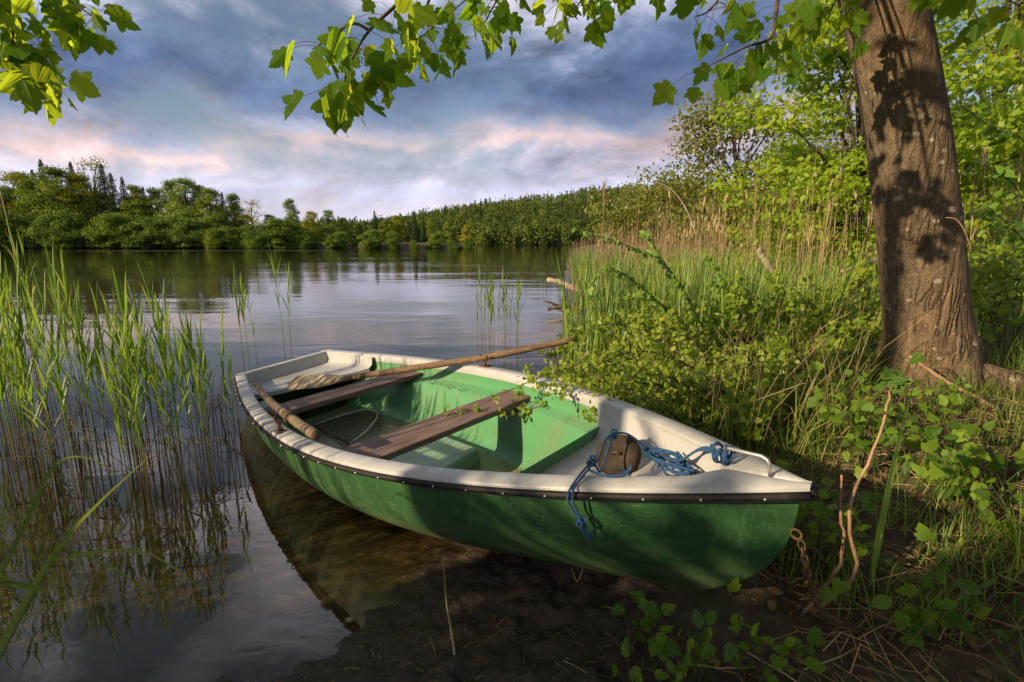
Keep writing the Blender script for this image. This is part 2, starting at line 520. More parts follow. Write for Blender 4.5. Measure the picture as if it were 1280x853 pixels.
_gx, _gy = np.linspace(-6, 10, 640), np.linspace(-1, 13, 560)
_GX, _GY = np.meshgrid(_gx, _gy, indexing='ij')
_GH = ground(_GX, _GY); _GD = shore_d(_GX, _GY)


def lookup(T, x, y):
    u = (x + 6) / 16 * 639; v = (y + 1) / 14 * 559
    i, j = int(u), int(v); a, b = u - i, v - j
    return float((T[i, j] * (1 - a) + T[i + 1, j] * a) * (1 - b) + (T[i, j + 1] * (1 - a) + T[i + 1, j + 1] * a) * b)


def gz(x, y):
    if -5.9 < x < 9.9 and -.9 < y < 12.9:
        return lookup(_GH, x, y)
    return float(ground(np.array([x]), np.array([y]))[0])


def sd(x, y):
    if -5.9 < x < 9.9 and -.9 < y < 12.9:
        return lookup(_GD, x, y)
    return float(shore_d(np.array([x]), np.array([y]))[0])


def make_terrain():
    n = 780; k = 8.0; a = 1200 / math.sinh(k)
    u = np.linspace(-1, 1, n)
    xs = a * np.sinh(k * u) + .15; ys = a * np.sinh(k * u) + 1.75
    X, Y = np.meshgrid(xs, ys, indexing='ij')
    Z = ground(X, Y)
    d = shore_d(X, Y)
    P = np.stack([X, Y, Z], -1)
    mb = MB(); mb.grid(P, var=np.where(Y > 60, .95, np.clip(d / 8 + .5, 0, 1)).ravel())
    m, nt, out = nm('ground_soil')
    tc = N(nt, 'ShaderNodeTexCoord').outputs['Object']
    dv = N(nt, 'ShaderNodeAttribute', attribute_name='var').outputs['Fac']
    n1 = noise(nt, 3.0, 7, .65, tc); n2 = noise(nt, 22, 7, .7, tc); n3 = noise(nt, 1.2, 4, .6, tc)
    mud = ramp(nt, n2, [(.3, (.014, .0095, .0055)), (.55, (.044, .030, .017)), (.8, (.13, .09, .054))])
    soil = ramp(nt, n2, [(.3, (.030, .018, .009)), (.55, (.085, .052, .026)), (.75, (.17, .115, .06))])
    moss = ramp(nt, n2, [(.3, (.03, .045, .012)), (.7, (.09, .12, .03))])
    soil = mixc(nt, ramp(nt, n1, [(.48, 0), (.62, .8)]), soil, moss)
    wet = math_(nt, 'ADD', dv, math_(nt, 'MULTIPLY_ADD', n3, .16, -.08))
    mud = mixc(nt, ramp(nt, noise(nt, 2.2, 5, .6, tc), [(.42, 0), (.62, .75)]), mud, mixc(nt, .5, mud, (.085, .062, .04)))
    col = mixc(nt, ramp(nt, wet, [(.61, 0), (.69, 1)]), mud, soil)
    bed = ramp(nt, n1, [(.3, (.016, .011, .0045)), (.5, (.036, .026, .010)), (.72, (.058, .050, .017))])
    sz = N(nt, 'ShaderNodeSeparateXYZ'); nt.links.new(tc, sz.inputs[0])
    col = mixc(nt, ramp(nt, math_(nt, 'MULTIPLY_ADD', sz.outputs[2], -40, 0), [(.15, 0), (.7, 1)]), col, bed)
    rgh = ramp(nt, math_(nt, 'ADD', wet, math_(nt, 'MULTIPLY_ADD', n2, .2, -.1)), [(.52, .24), (.66, .85)])
    h = math_(nt, 'ADD', math_(nt, 'MULTIPLY', n2, .7), math_(nt, 'MULTIPLY', noise(nt, 75, 5, .7, tc), .45))
    principled(nt, out, col, rgh, bumpn(nt, h, .9, .03), spec=.45)
    o = mb.build('ground', m); tag(o, kind='structure')
    return o


make_terrain()


def make_water():
    mb = MB()
    a = 1190.0
    # the sheet has an opening where the hull floats in it
    ring = hull_waterline()
    bm = bmesh.new()
    es = []
    for loop in ([(-a, -a), (a, -a), (a, a), (-a, a)], ring):
        vs = [bm.verts.new((p[0], p[1], 0)) for p in loop]
        es += [bm.edges.new((vs[i], vs[(i + 1) % len(vs)])) for i in range(len(vs))]
    bmesh.ops.triangle_fill(bm, edges=es, use_beauty=True)
    bm.verts.index_update()
    mb.add([tuple(v.co) for v in bm.verts], [tuple(v.index for v in (f.verts if f.normal.z > 0 else reversed(f.verts))) for f in bm.faces])
    bm.free()
    m, nt, out = nm('lake_water')
    geo = N(nt, 'ShaderNodeNewGeometry').outputs['Position']
    n1 = noise(nt, .9, 3, .5, geo, scl=(.55, 1.5, 1))
    n2 = noise(nt, 5.0, 3, .55, geo, scl=(.6, 1.3, 1), dist=.4)
    n3 = noise(nt, .12, 2, .5, geo, scl=(.4, 1.6, 1))
    calm = ramp(nt, n3, [(.42, .15), (.6, 1)])
    h = math_(nt, 'ADD', math_(nt, 'MULTIPLY', math_(nt, 'MULTIPLY', n1, calm), .020), math_(nt, 'MULTIPLY', n2, .0011))
    nor = N(nt, 'ShaderNodeBump'); nor.inputs['Strength'].default_value = 1; nor.inputs['Distance'].default_value = 1.0
    nt.links.new(h, nor.inputs['Height'])
    g = N(nt, 'ShaderNodeBsdfGlossy'); g.inputs['Roughness'].default_value = .015; nt.links.new(nor.outputs[0], g.inputs['Normal'])
    t = N(nt, 'ShaderNodeBsdfTransparent'); t.inputs[0].default_value = (.86, .80, .58, 1)
    # reflectance rises towards grazing the same way seen from above and from below
    gi = N(nt, 'ShaderNodeNewGeometry'); dt = N(nt, 'ShaderNodeVectorMath', operation='DOT_PRODUCT')
    nt.links.new(gi.outputs['Incoming'], dt.inputs[0]); nt.links.new(nor.outputs[0], dt.inputs[1])
    ci = math_(nt, 'SUBTRACT', 1, math_(nt, 'MINIMUM', math_(nt, 'ABSOLUTE', dt.outputs['Value']), 1))
    fr = math_(nt, 'MULTIPLY_ADD', math_(nt, 'POWER', ci, 4.6), .93, .07)
    mx = N(nt, 'ShaderNodeMixShader'); nt.links.new(fr, mx.inputs[0])
    nt.links.new(t.outputs[0], mx.inputs[1]); nt.links.new(g.outputs[0], mx.inputs[2]); nt.links.new(mx.outputs[0], out.inputs[0])
    o = mb.build('water', m); tag(o, kind='structure')



# ------------------------------------------------------------------ rowing boat
def hull_pt(s, t, side):
    s = np.asarray(s, float); t = np.asarray(t, float)
    bow = sstep(.55, 1.0, s)
    zk, zs = keel(s), sheer(s)
    pm = (1 - (1 - t) ** 3.2) ** .55
    pb = (1 - (1 - t) ** 2.0) ** .62
    pr = pm * (1 - bow * .75) + pb * bow * .75
    w = beam(s)
    g = sstep(.6, 1, s)
    rake = (.015 + .40 * (1 - t) ** 2.7 + .05 * (1 - t)) * g
    st = .05 * (1 - t) * (1 - sstep(0, .2, s))
    return np.stack([s * BL - rake + st, side * w * pr, zk + (zs - zk) * t], -1)


def hull_waterline():
    pts = []
    ts = np.linspace(0, 1, 80)
    for side in (-1, 1):
        row = []
        for s in np.linspace(0, .96, 60):
            p = b2w(hull_pt(np.full(80, s), ts, side))
            z = p[:, 2]
            if z[0] < 0 < z[-1]:
                k = int(np.argmax(z > 0)); f = -z[k - 1] / (z[k] - z[k - 1])
                q = p[k - 1] + f * (p[k] - p[k - 1]); row.append((q[0], q[1]))
        pts.append(row)
    ring = pts[0] + pts[1][::-1]
    c = np.mean(ring, axis=0)
    return [tuple(c + (np.array(q) - c) * .985) for q in ring]


make_water()


def make_boat():
    root = empty('rowing_boat'); root.matrix_world = BMAT
    tag(root, 'green rowing boat with white gunwale moored half in water and half on the mud', 'rowing boat')
    S = np.linspace(0, 1, 64); T = np.linspace(0, 1, 18) ** 1.2
    SS, TT = np.meshgrid(S, T, indexing='ij')
    mb = MB()
    A = hull_pt(SS, TT, -1); B = hull_pt(SS, TT, 1)
    mb.grid(A); mb.grid(B[:, ::-1])
    tr = np.concatenate([A[0][::-1], B[0][1:]])
    mb.add(tr, [tuple(range(len(tr)))])
    mb.tube([(x, 0, keel(x / BL) - .012) for x in np.linspace(.3, 3.6, 20)], .014, 6)
    mb.build('hull', M['hull'], root)
    # ---- gunwale: flat white rim, solid at the bow
    xs = np.concatenate([np.linspace(0, 3.85, 60), np.linspace(3.88, BL, 26)])
    mb = MB()
    for sd in (-1, 1):
        w = beam(xs / BL); z = sheer(xs / BL)
        outy = w + .014
        wid = .070 + .006 * sstep(3.0, 3.9, xs)
        inn = np.maximum(w - wid, 0.0)
        inn = inn * (1 - sstep(4.03, 4.13, xs)); inn = np.minimum(inn, outy - .01)
        prof = [(0, -.035), (0, .012), (-.008, .022), (None, .026), (None, -.05)]
        P = []
        for x, o_, i_, zz in zip(xs, outy, inn, z):
            x2 = x + .012 * (x / BL) ** 8
            P.append([(x2, sd * o_, zz - .035), (x2, sd * o_, zz + .003), (x2, sd * (o_ - min(.009, o_ * .4)), zz + .012), (x2, sd * (i_ + min(.012, (o_ - i_) * .3)), zz + .017), (x2, sd * i_, zz + .010), (x2, sd * i_, zz - .04)])
        P = np.array(P)
        mb.grid(P if sd > 0 else P[:, ::-1])
    w = BW0 + .014; z0 = float(sheer(0.0))
    ys = np.linspace(-w, w, 14)
    mb.grid(np.array([[(-.014, y, z0 - .035), (-.014, y, z0 + .003), (-.006, y, z0 + .0115), (.075, y, z0 + .0165), (.085, y, z0 + .010), (.085, y, z0 - .04)] for y in ys])[::-1])
    mb.build('gunwale', M['white_gel'], root)
    # ---- black rubbing strake with its rivets
    mb = MB(); rv = []
    for sd in (-1, 1):
        x = np.linspace(0, BL, 90)
        pth = np.stack([x + .014 * (x / BL) ** 8, sd * (beam(x / BL) + .018), sheer(x / BL) - .016], 1)
        mb.tube(pth, .0135, 8)
        for k in range(3, 89, 3):
            nrm = np.array([.1 + .5 * (k / 89) ** 2, sd, 0]); nrm /= np.linalg.norm(nrm)
            rv.append(pth[k] + nrm * .013)
    mb.tube([(-.018, y, z0 - .016) for y in np.linspace(-w, w, 12)], .0135, 8)
    tipx = BL + .014
    mb.ball((tipx, 0, float(sheer(1.0)) - .016), .0165, 8)
    rr = mb.build('rub_rail', M['rubber'], root)
    q = MB(); q.ball((0, 0, 0), .0045, 6); r0 = None
    for c_ in rv:
        r0 = q.build('rivet', M['metal'], rr) if r0 is None else r0
        o_ = r0 if c_ is rv[0] else r0.copy()
        if o_ is not r0: COL.objects.link(o_); o_.parent = rr
        o_.location = tuple(c_)

    # ---- inner mouldings
    def liner(x0, x1, n, fn):
        return np.array([fn(x) for x in np.linspace(x0, x1, n)])

    def mid_sec(x):
        s = x / BL; w_ = float(beam(s)) - .066; zs = float(sheer(s)); zf = float(keel(s)) + .075
        half = [(w_, zs + .008), (w_ - .006, zs - .10), (w_ - .02, zs - .118), (w_ - .085, zs - .125), (w_ - .098, zs - .135), (w_ - .164, zf + .09), (w_ - .194, zf + .02), (w_ - .239, zf), (.02, zf)]
        return [(x, -y, z) for y, z in half] + [(x, y, z) for y, z in half[::-1]]
    P = liner(.60, 3.32, 40, mid_sec)
    mb = MB(); q = np.concatenate([P[:, :7], ], 1)
    mb.grid(P[:, 0:8][:, ::-1]); mb.grid(P[:, 10:18][:, ::-1])
    e = P[-1]
    # forward bulkhead under the bow well
    mb.add(np.concatenate([e[1:-1], [(3.32, e[-2][1], e[-2][2])]])[:-1], [tuple(range(len(e) - 2))])
    mb.build('inner_liner', M['green_gel'], root)
    mb = MB(); mb.grid(P[:, 7:11][:, ::-1])
    mb.build('sole', M['floor_gel'], root)

    def bow_sec(x):
        s = x / BL; w_ = max(float(beam(s)) - .080, .012); zs = float(sheer(s)); dz = .155 - .055 * float(sstep(3.4, 3.95, x))
        half = [(w_, zs + .008), (w_ - min(.03, w_ * .2), zs - dz * .7), (w_ - min(.055, w_ * .35), zs - dz * .96), (w_ * .5, zs - dz), (.0, zs - dz)]
        return [(x, -y, z) for y, z in half] + [(x, y, z) for y, z in half[-2::-1]]
    P = liner(3.30, 4.14, 20, bow_sec)
    mb = MB(); mb.grid(P[:, ::-1]); mb.add(P[-1], [tuple(range(9))])
    lip = [(3.30 - .012, y, z - .02) for (x, y, z) in P[0][1:-1]]
    mb.grid(np.array([P[0][1:-1], lip])[::-1])
    bevel(mb.build('bow_well', M['white_gel'], root), .008)

    def stern_sec(x):
        s = x / BL; w_ = float(beam(s)) - .066; zs = float(sheer(s))
        half = [(w_, zs + .008), (w_ - .012, zs - .06), (w_ - .04, zs - .085), (w_ - .12, zs - .09), (0, zs - .09)]
        return [(x, -y, z) for y, z in half] + [(x, y, z) for y, z in half[-2::-1]]
    P = liner(.10, .62, 12, stern_sec)
    # the front edge of the ledge is cut in a shallow curve
    for k in range(len(P)):
        P[k, :, 0] += (P[k, :, 0] - .10) / .52 * (.14 * P[k, :, 1] / .4)
    mb = MB(); mb.grid(P[:, ::-1])
    back = np.array([[(.084, y, z + .02) for _, y, z in P[0]], P[0]]); back[0][:, 2] = np.maximum(back[0][:, 2], z0 + .005)
    mb.grid(back[:, ::-1])
    fr = P[-1][2:-2]
    mb.grid(np.array([fr, fr + (.006, 0, -.035)])[::-1])
    bevel(mb.build('stern_ledge', M['white_gel'], root), .006)

    # ---- thwarts, floor panel
    def plank_(name, quad, z, th, mat):
        mb = MB()
        b = [(x, y, z - th) for x, y in quad]; t_ = [(x, y, z) for x, y in quad]
        mb.add(b + t_, [(3, 2, 1, 0), (4, 5, 6, 7), (0, 1, 5, 4), (1, 2, 6, 5), (2, 3, 7, 6), (3, 0, 4, 7)])
        return bevel(mb.build(name, mat, root, smooth=False), .006, 2)
    plank_('thwart', [(.93, -.50), (1.20, -.50), (1.40, .575), (1.14, .575)], -.085, .036, M['thwart'])
    plank_('thwart', [(2.24, -.565), (2.54, -.565), (2.645, .585), (2.40, .585)], -.075, .036, M['thwart'])
    # support boxes of the forward thwart and the raised floor panel
    zf = -.425
    mb = MB()
    q = [(1.80, -.25), (2.50, -.25), (2.44, .26), (1.86, .26)]
    v = [(x, y, zf - .0) for x, y in q] + [(x, y, zf + .085) for x, y in q]
    mb.add(v, [(4, 5, 6, 7), (0, 1, 5, 4), (1, 2, 6, 5), (2, 3, 7, 6), (3, 0, 4, 7)])
    bevel(mb.build('floor_panel', M['pale_panel'], root, smooth=False), .012, 2)
    # ---- bow handle, eye, oarlocks
    mb = MB()
    zb = float(sheer(.97)) + .014
    mb.tube([(4.10, .02, zb - .01), (4.10, .02, zb + .035), (4.105, .018, zb + .045), (4.12, .015, zb + .05), (4.225, .0, zb + .058), (4.240, -.002, zb + .053), (4.246, -.003, zb + .042), (4.248, -.003, zb - .005)], .006, 8)
    mb.build('bow_handle', M['metal'], root)
    mb = MB(); a = np.linspace(0, 2 * PI, 14)
    c = hull_pt(1.0, .72, 1)
    mb.tube([(c[0] + .012 + .015 * math.cos(k), 0, c[2] + .015 * math.sin(k)) for k in a], .004, 6, cap=False)
    mb.build('bow_eye', M['rust'], root)
    for sd, x in ((-1, 1.90), (1, 2.10)):
        mb = MB(); y = sd * (float(beam(x / BL)) - .02); z = float(sheer(x / BL)) + .014
        mb.box((x - .045, y - .022, z - .004), (x + .045, y + .022, z + .006))
        mb.tube([(x, y, z), (x, y, z + .03)], .010, 8)
        u = [(x + .036 * math.sin(t_), y, z + .068 - .036 * math.cos(t_)) for t_ in np.linspace(-2.0, 2.0, 12)]
        mb.tube(u, .007, 6)
        mb.build('oarlock', M['rust'], root)
    return root


make_boat()


def child_w(mb, name, mat, label, cat, **kw):
    o = mb.build(name, mat, None, **kw.pop('b', {})); tag(o, label, cat, **kw); return o


def bl(*p):
    return b2w(np.array(p, float))


def smooth_path(pts, n=40):
    """Catmull-Rom through the points"""
    p = np.asarray(pts, float)
    p = np.concatenate([[2 * p[0] - p[1]], p, [2 * p[-1] - p[-2]]])
    m = len(p) - 3
    out = []
    for u in np.linspace(0, m, n):
        k = min(int(u), m - 1); t = u - k
        a, b, c, d = p[k:k + 4]
        out.append(.5 * (2 * b + (c - a) * t + (2 * a - 5 * b + 4 * c - d) * t * t + (3 * b - a - 3 * c + d) * t ** 3))
    return np.array(out)


def make_oars():
    # long oar across the boat: blade on the aft thwart, loom through the far oarlock
    tip, throat, lock, end = np.array([.60, -.185, -.045]), np.array([1.03, .105, -.035]), np.array([2.10, .70, .080]), np.array([2.59, 1.06, .145])
    root = empty('oar', b2w(lock)[0]); inv = -b2w(lock)[0]
    tag(root, 'long brown wooden oar lying across the boat with its worn blade inboard', 'oar')
    pts = b2w(smooth_path([throat, (throat + lock) / 2 + (0, 0, .0), lock, end], 30)) + inv
    mb = MB(); rad = np.interp(np.linspace(0, 1, 30), [0, .2, .8, .9, 1], [.020, .024, .024, .02, .018])
    mb.tube(pts, rad, 10); mb.build('shaft', M['oar'], root)
    d = throat - tip; L_ = np.linalg.norm(d); d /= L_
    sd = np.cross([0, 0, 1], d); sd /= np.linalg.norm(sd); up = np.cross(d, sd)
    sd, up = sd * .80 + up * .60, up * .80 - sd * .60
    P = []
    for t in np.linspace(0, 1.12, 16):
        wv = .068 * (1 - .72 * sstep(.55, 1.1, t)) * (1 if t > .03 else .88)
        th = np.interp(t, [0, .5, 1.12], [.007, .010, .018])
        ring = [tip + d * L_ * t + sd * wv * math.cos(a) * (1) + up * th * math.sin(a) for a in np.linspace(0, 2 * PI, 13)]
        P.append(ring)
    P = np.array(P)
    mb = MB(); mb.grid(b2w(P.reshape(-1, 3)).reshape(P.shape) + inv)
    mb.add(b2w(P[0][:-1]) + inv, [tuple(range(12))])
    mb.build('blade', M['blade'], root)
    # second oar lies along the near gunwale, handle toward the bow
    lk = np.array([1.90, -.675, .10])
    a0, a1 = np.array([.42, -.375, -.02]), np.array([2.37, -.63, .088])
    root = empty('oar', b2w(lk)[0]); inv = -b2w(lk)[0]
    tag(root, 'thick weathered oar shaft lying along the near gunwale over the rowlock', 'oar')
    pth = np.array([a0 + (a1 - a0) * t + np.array([0, -.035 * math.sin(PI * t), .012 * math.sin(PI * t)]) for t in np.linspace(0, 1, 26)])
    mb = MB(); mb.tube(b2w(pth) + inv, np.interp(np.linspace(0, 1, 26), [0, .3, 1], [.018, .023, .026]) * (1 + .06 * np.sin(np.arange(26) * 1.9)), 12)
    mb.build('shaft', M['pole'], root)
    mb = MB(); dd = (a1 - a0) / np.linalg.norm(a1 - a0)
    mb.tube(b2w(np.array([a1 + dd * .002, a1 + dd * .006])) + inv, .024, 12); mb.build('end_cap', M['rust'], root)
    mb = MB()
    k = pth[19]
    for j in range(3):
        q = k + dd * (.02 * j - .02)
        mb.tube(b2w(np.array([q + (0, .034 * math.cos(a), .034 * math.sin(a)) for a in np.linspace(0, 2 * PI, 14)])) + inv, .005, 5, cap=False)
    mb.build('collar', M['rust'], root)


make_oars()


def make_net():
    root = empty('landing_net', b2w([1.1, .05, -.4])[0]); inv = -b2w([1.1, .05, -.4])[0]
    tag(root, 'landing net with a pale metal hoop and dark mesh lying on the boat floor', 'landing net')
    z = -.385
    hoop = smooth_path([(.80, -.14, z), (.84, .10, z + .01), (.93, .24, z + .02), (1.10, .26, z + .03), (1.27, .18, z + .03), (1.42, .0, z + .02), (1.46, -.14, z)], 30)
    mb = MB(); mb.tube(b2w(hoop) + inv, .008, 7)
    mb.build('hoop', M['metal'], root)
    mb = MB(); mb.tube(b2w(np.array([(.80, -.14, z), (1.46, -.14, z)])) + inv, .007, 6)
    mb.build('crossbar', M['rust'], root)
    mb = MB(); g = np.random.default_rng(5)
    def sag(x, y): return z - .012 + .05 * math.sin(7 * x) * math.sin(6 * y) * .5 + .012
    for k in range(34):
        for dirn in (1, -1):
            c0 = .25 + k * .05
            pts = []
            for t in np.linspace(-.14, .26, 16):
                x = c0 + dirn * t * .9; y = t
                r = ((x - 1.13) / .36) ** 2 + ((y + .14) / .42) ** 2
                if r < 1: pts.append((x + g.normal() * .004, y + g.normal() * .004, sag(x, y)))
            if len(pts) > 2: mb.tube(b2w(np.array(pts)) + inv, .0022, 3)
    mb.build('mesh_bag', M['net'], root)


make_net()


def make_weight():
    c = np.array([3.63, .09, -.005]);
    root = empty('mooring_weight', b2w(c)[0])
    tag(root, 'round brown mooring weight propped on its edge in the bow well', 'mooring weight')
    ax = np.array([.22, -.64, .72]); ax /= np.linalg.norm(ax)
    u = np.cross(ax, [0, 0, 1]); u /= np.linalg.norm(u); v = np.cross(u, ax)
    g = np.random.default_rng(2)
    prof = [(.0, .022), (.03, .022), (.06, .023), (.095, .024), (.112, .016), (.118, 0), (.112, -.018), (.095, -.026), (.0, -.028)]
    P = []
    for a in np.linspace(0, 2 * PI, 29)[:-1]:
        P.append([c + (u * math.cos(a) + v * math.sin(a)) * .78 * r * (1 + .03 * math.sin(3 * a + 1) + .015 * math.sin(7 * a)) + ax * h for r, h in prof])
    P = np.array(P)
    mb = MB(); mb.grid(b2w(P.reshape(-1, 3)).reshape(P.shape) - b2w(c)[0], closed_u=True)
    mb.build('disc', M['weight'], root)
    mb = MB()
    e = c + ax * .026
    mb.tube(b2w(np.array([e + (u * math.cos(t) + ax * max(0, math.sin(t))) * .014 for t in np.linspace(0, PI, 12)])) - b2w(c)[0], .006, 6)
    mb.build('ring', M['rust'], root)


make_weight()


def make_rope():
    g = np.random.default_rng(11)
    mb = MB(); r = .0040
    def add(pts, n=60): mb.tube(b2w(smooth_path(pts, n)), r, 6)
    zf = sheer(.88) - .082
    # untidy heap in the bow well
    pts = []
    for k in range(64):
        a = k * .62 + g.normal() * .25
        rr = .5 + .5 * g.random()
        pts.append((3.87 + .13 * rr * math.cos(a) + g.normal() * .01, .075 - .03 * math.cos(a) + .05 * rr * math.sin(a), zf + .008 + .045 * k / 64 + .010 * g.random()))
    add(pts, 420)
    # running part up to the bow handle and the knot round it
    zb = float(sheer(.95)) + .022
    for j in range(3):
        add([(3.88, .08 + .02 * j, zf + .04), (3.93, .07 - .01 * j, zf + .07), (4.00, .06 + .012 * j, zb - .005), (4.09, .03, zb + .012)], 24)
    pts = []
    for k in range(40):
        a = k * .9
        pts.append((4.095 + .022 * math.cos(a * .37) + g.normal() * .006, .025 + .03 * math.cos(a), zb + .02 + .028 * math.sin(a) + g.normal() * .004))
    add(pts, 240)
    # end led over the weight, knotted, hanging down outside the near side
    yo = lambda s: -(float(beam(s)) + .03)
    gx = 3.775; sx = gx / BL; ye = yo(sx); zt = float(sheer(sx))
    add([(3.78, .10, zf + .03), (3.73, .12, zf + .05), (3.66, .12, .085), (3.64, .07, .10), (3.645, .04, .085)], 30)
    add([(3.645, .05, .10), (3.67, -.02, .125), (3.71, -.12, .10), (3.745, -.21, zt + .034), (gx - .01, ye - .012, zt + .004), (gx - .005, ye - .006, zt - .07), (gx, ye, zt - .105)], 50)
    add([(3.64, .04, .09), (3.655, -.02, .04), (3.69, -.10, .03), (3.73, -.19, zt + .032), (3.75, ye - .016, zt - .0), (gx - .02, ye - .014, zt - .06), (gx, ye, zt - .105)], 50)
    add([(3.75, -.23, zt + .034), (3.82, -.235, zt + .034), (3.875, -.19, zt + .034), (3.86, -.135, zt + .034), (3.82, -.13, .075), (3.76, -.08, .05)], 40)
    for c in ((gx, ye, zt - .11), (3.645, .05, .105), (3.735, -.19, zt + .04)):
        add([(c[0] + .012 * math.cos(k * 1.1), c[1] + .011 * math.sin(k * 1.7), c[2] + .014 * math.sin(k * 1.1) + .0015 * k - .01) for k in range(14)], 80)
    add([(gx, ye + .004, zt - .12), (gx + .016, ye + .012, zt - .145), (gx + .018, ye + .02, zt - .17), (gx + .004, ye + .024, zt - .182), (gx - .012, ye + .02, zt - .17), (gx - .010, ye + .016, zt - .15), (gx, ye + .004, zt - .12)], 40)
    child_w(mb, 'mooring_rope', M['rope'], 'blue mooring rope heaped in the bow and looped over the near side', 'rope')
    # chain from the bow eye to the bank
    mb = MB()
    s0 = b2w(hull_pt(1.0, .70, 1) + np.array([.03, 0, -.02]))[0]
    path = smooth_path([s0, s0 + (.03, -.02, -.12), s0 + (.10, -.02, -.23), (1.10, 1.30, .28), (1.32, 1.36, gz(1.32, 1.36) + .012), (1.60, 1.45, gz(1.6, 1.45) + .012)], 400)
    seg = np.concatenate([[0], np.cumsum(np.linalg.norm(np.diff(path, axis=0), axis=1))])
    for k in range(int(seg[-1] / .021)):
        p = np.array([np.interp(k * .021, seg, path[:, j]) for j in range(3)])
        q = np.array([np.interp(k * .021 + .01, seg, path[:, j]) for j in range(3)])
        t = (q - p) / np.linalg.norm(q - p)
        u = np.cross(t, [0, 0, 1]); u /= np.linalg.norm(u); v = np.cross(t, u)
        w_ = u if k % 2 else v
        mb.tube([p + t * .0165 * math.cos(a) + w_ * .009 * math.sin(a) for a in np.linspace(0, 2 * PI, 11)], .0028, 4, cap=False)
    child_w(mb, 'mooring_chain', M['rust'], 'rusty mooring chain running from the bow eye down to the bank', 'chain')


make_rope()


# ------------------------------------------------------------------ leaf templates
def tmpl(outline, fold=.18, droop=.22, tip=0.0):
    """leaf lying along +Y, unit length; outline = right half from base to tip (x, y)"""
    ys = sorted({round(y, 4) for _, y in outline})
    V = []; Fc = []
    right = [(x, y) for x, y in outline]
    n = len(right)
    mid = [(0, y) for _, y in right]
    def z(x, y): return -fold * abs(x) - droop * y * y
    for x, y in right: V.append((x, y, z(x, y)))
    for x, y in right: V.append((-x, y, z(x, y)))
    V = np.array(V)
    # two n-gons sharing the midrib ends
    Fc.append(list(range(n)) ); Fc.append([0] + [n + k for k in range(n - 1, 0, -1)])
    Fc[1] = [0] + [n - 1] + [n + k for k in range(n - 2, 0, -1)]
    return V, Fc


MAPLE = [(0, 0), (.07, -.06), (.18, -.10), (.24, -.04), (.36, -.02), (.46, .06), (.42, .12), (.37, .20), (.50, .28), (.61, .39), (.67, .53), (.56, .53), (.50, .60), (.40, .58), (.31, .58), (.34, .68), (.26, .76), (.22, .86), (.12, .92), (0, 1.06)]
CURRANT = [(0, 0), (.14, -.04), (.30, .04), (.42, .10), (.36, .22), (.46, .32), (.44, .46), (.32, .44), (.26, .52), (.32, .64), (.20, .74), (.14, .86), (0, 1.0)]
OVATE = [(0, 0), (.16, .10), (.30, .28), (.34, .45), (.29, .64), (.17, .82), (0, 1.0)]
HAW = [(0, 0), (.14, .14), (.36, .36), (.24, .46), (.34, .66), (.16, .74), (0, 1.0)]


def scatter(mb, tm, pos, ydir, zdir, size, var, mi=0):
    V, Fc = tm
    pos = np.asarray(pos, float); n = len(pos)
    if n == 0: return
    y = ydir / np.maximum(np.linalg.norm(ydir, axis=1, keepdims=True), 1e-9)
    x = np.cross(y, zdir); x /= np.maximum(np.linalg.norm(x, axis=1, keepdims=True), 1e-9)
    z = np.cross(x, y)
    size = np.broadcast_to(size, (n,))
    P = pos[:, None] + size[:, None, None] * (V[None, :, 0:1] * x[:, None] + V[None, :, 1:2] * y[:, None] + V[None, :, 2:3] * z[:, None])
    k = len(V); off = (np.arange(n) * k)[:, None]
    fs = [np.array(f)[None] + off for f in Fc]
    by = {}
    for a in fs: by.setdefault(a.shape[1], []).append(a)
    mb.add(P.reshape(-1, 3), [], np.repeat(np.broadcast_to(var, (n,)), k))
    base = mb.n - n * k
    for a in by.values():
        a = np.concatenate(a); mb.f.append(a + base); mb.mi.append(np.full(len(a), mi, np.int32))


QUADL = (np.array([(0, 0, 0), (.32, .45, -.06), (0, 1, -.14), (-.32, .45, -.06)]), [[0, 1, 2, 3]])
T_MAPLE, T_CUR, T_OV, T_HAW = tmpl(MAPLE, .16, .28), tmpl(CURRANT, .2, .2), tmpl(OVATE, .25, .2), tmpl(HAW, .2, .15)
narrow = lambda o, k: [(x * k, y) for x, y in o]
VARIANTS = {'maple': [tmpl(MAPLE, .10, .15), tmpl(narrow(MAPLE, .86), .38, .35), tmpl(narrow(MAPLE, 1.08), .05, .62), tmpl(narrow(MAPLE, .7), .65, .1)],
            'cur': [tmpl(CURRANT, .2, .2), tmpl(narrow(CURRANT, .8), .5, .4), tmpl(narrow(CURRANT, 1.12), .05, .5), tmpl(OVATE, .3, .3)]}


def scatter_mix(g, mb, kinds, pos, y, z, size, var):
    k = g.integers(0, len(kinds), len(pos)); size = np.broadcast_to(size, (len(pos),)); var = np.broadcast_to(var, (len(pos),))
    for i, t in enumerate(kinds):
        m = k == i
        if m.any(): scatter(mb, t, pos[m], y[m], z[m], size[m], var[m])



def rdir(g, n, bias=(0, 0, 0)):
    v = g.normal(size=(n, 3)); v /= np.linalg.norm(v, axis=1, keepdims=True)
    return v + np.array(bias)


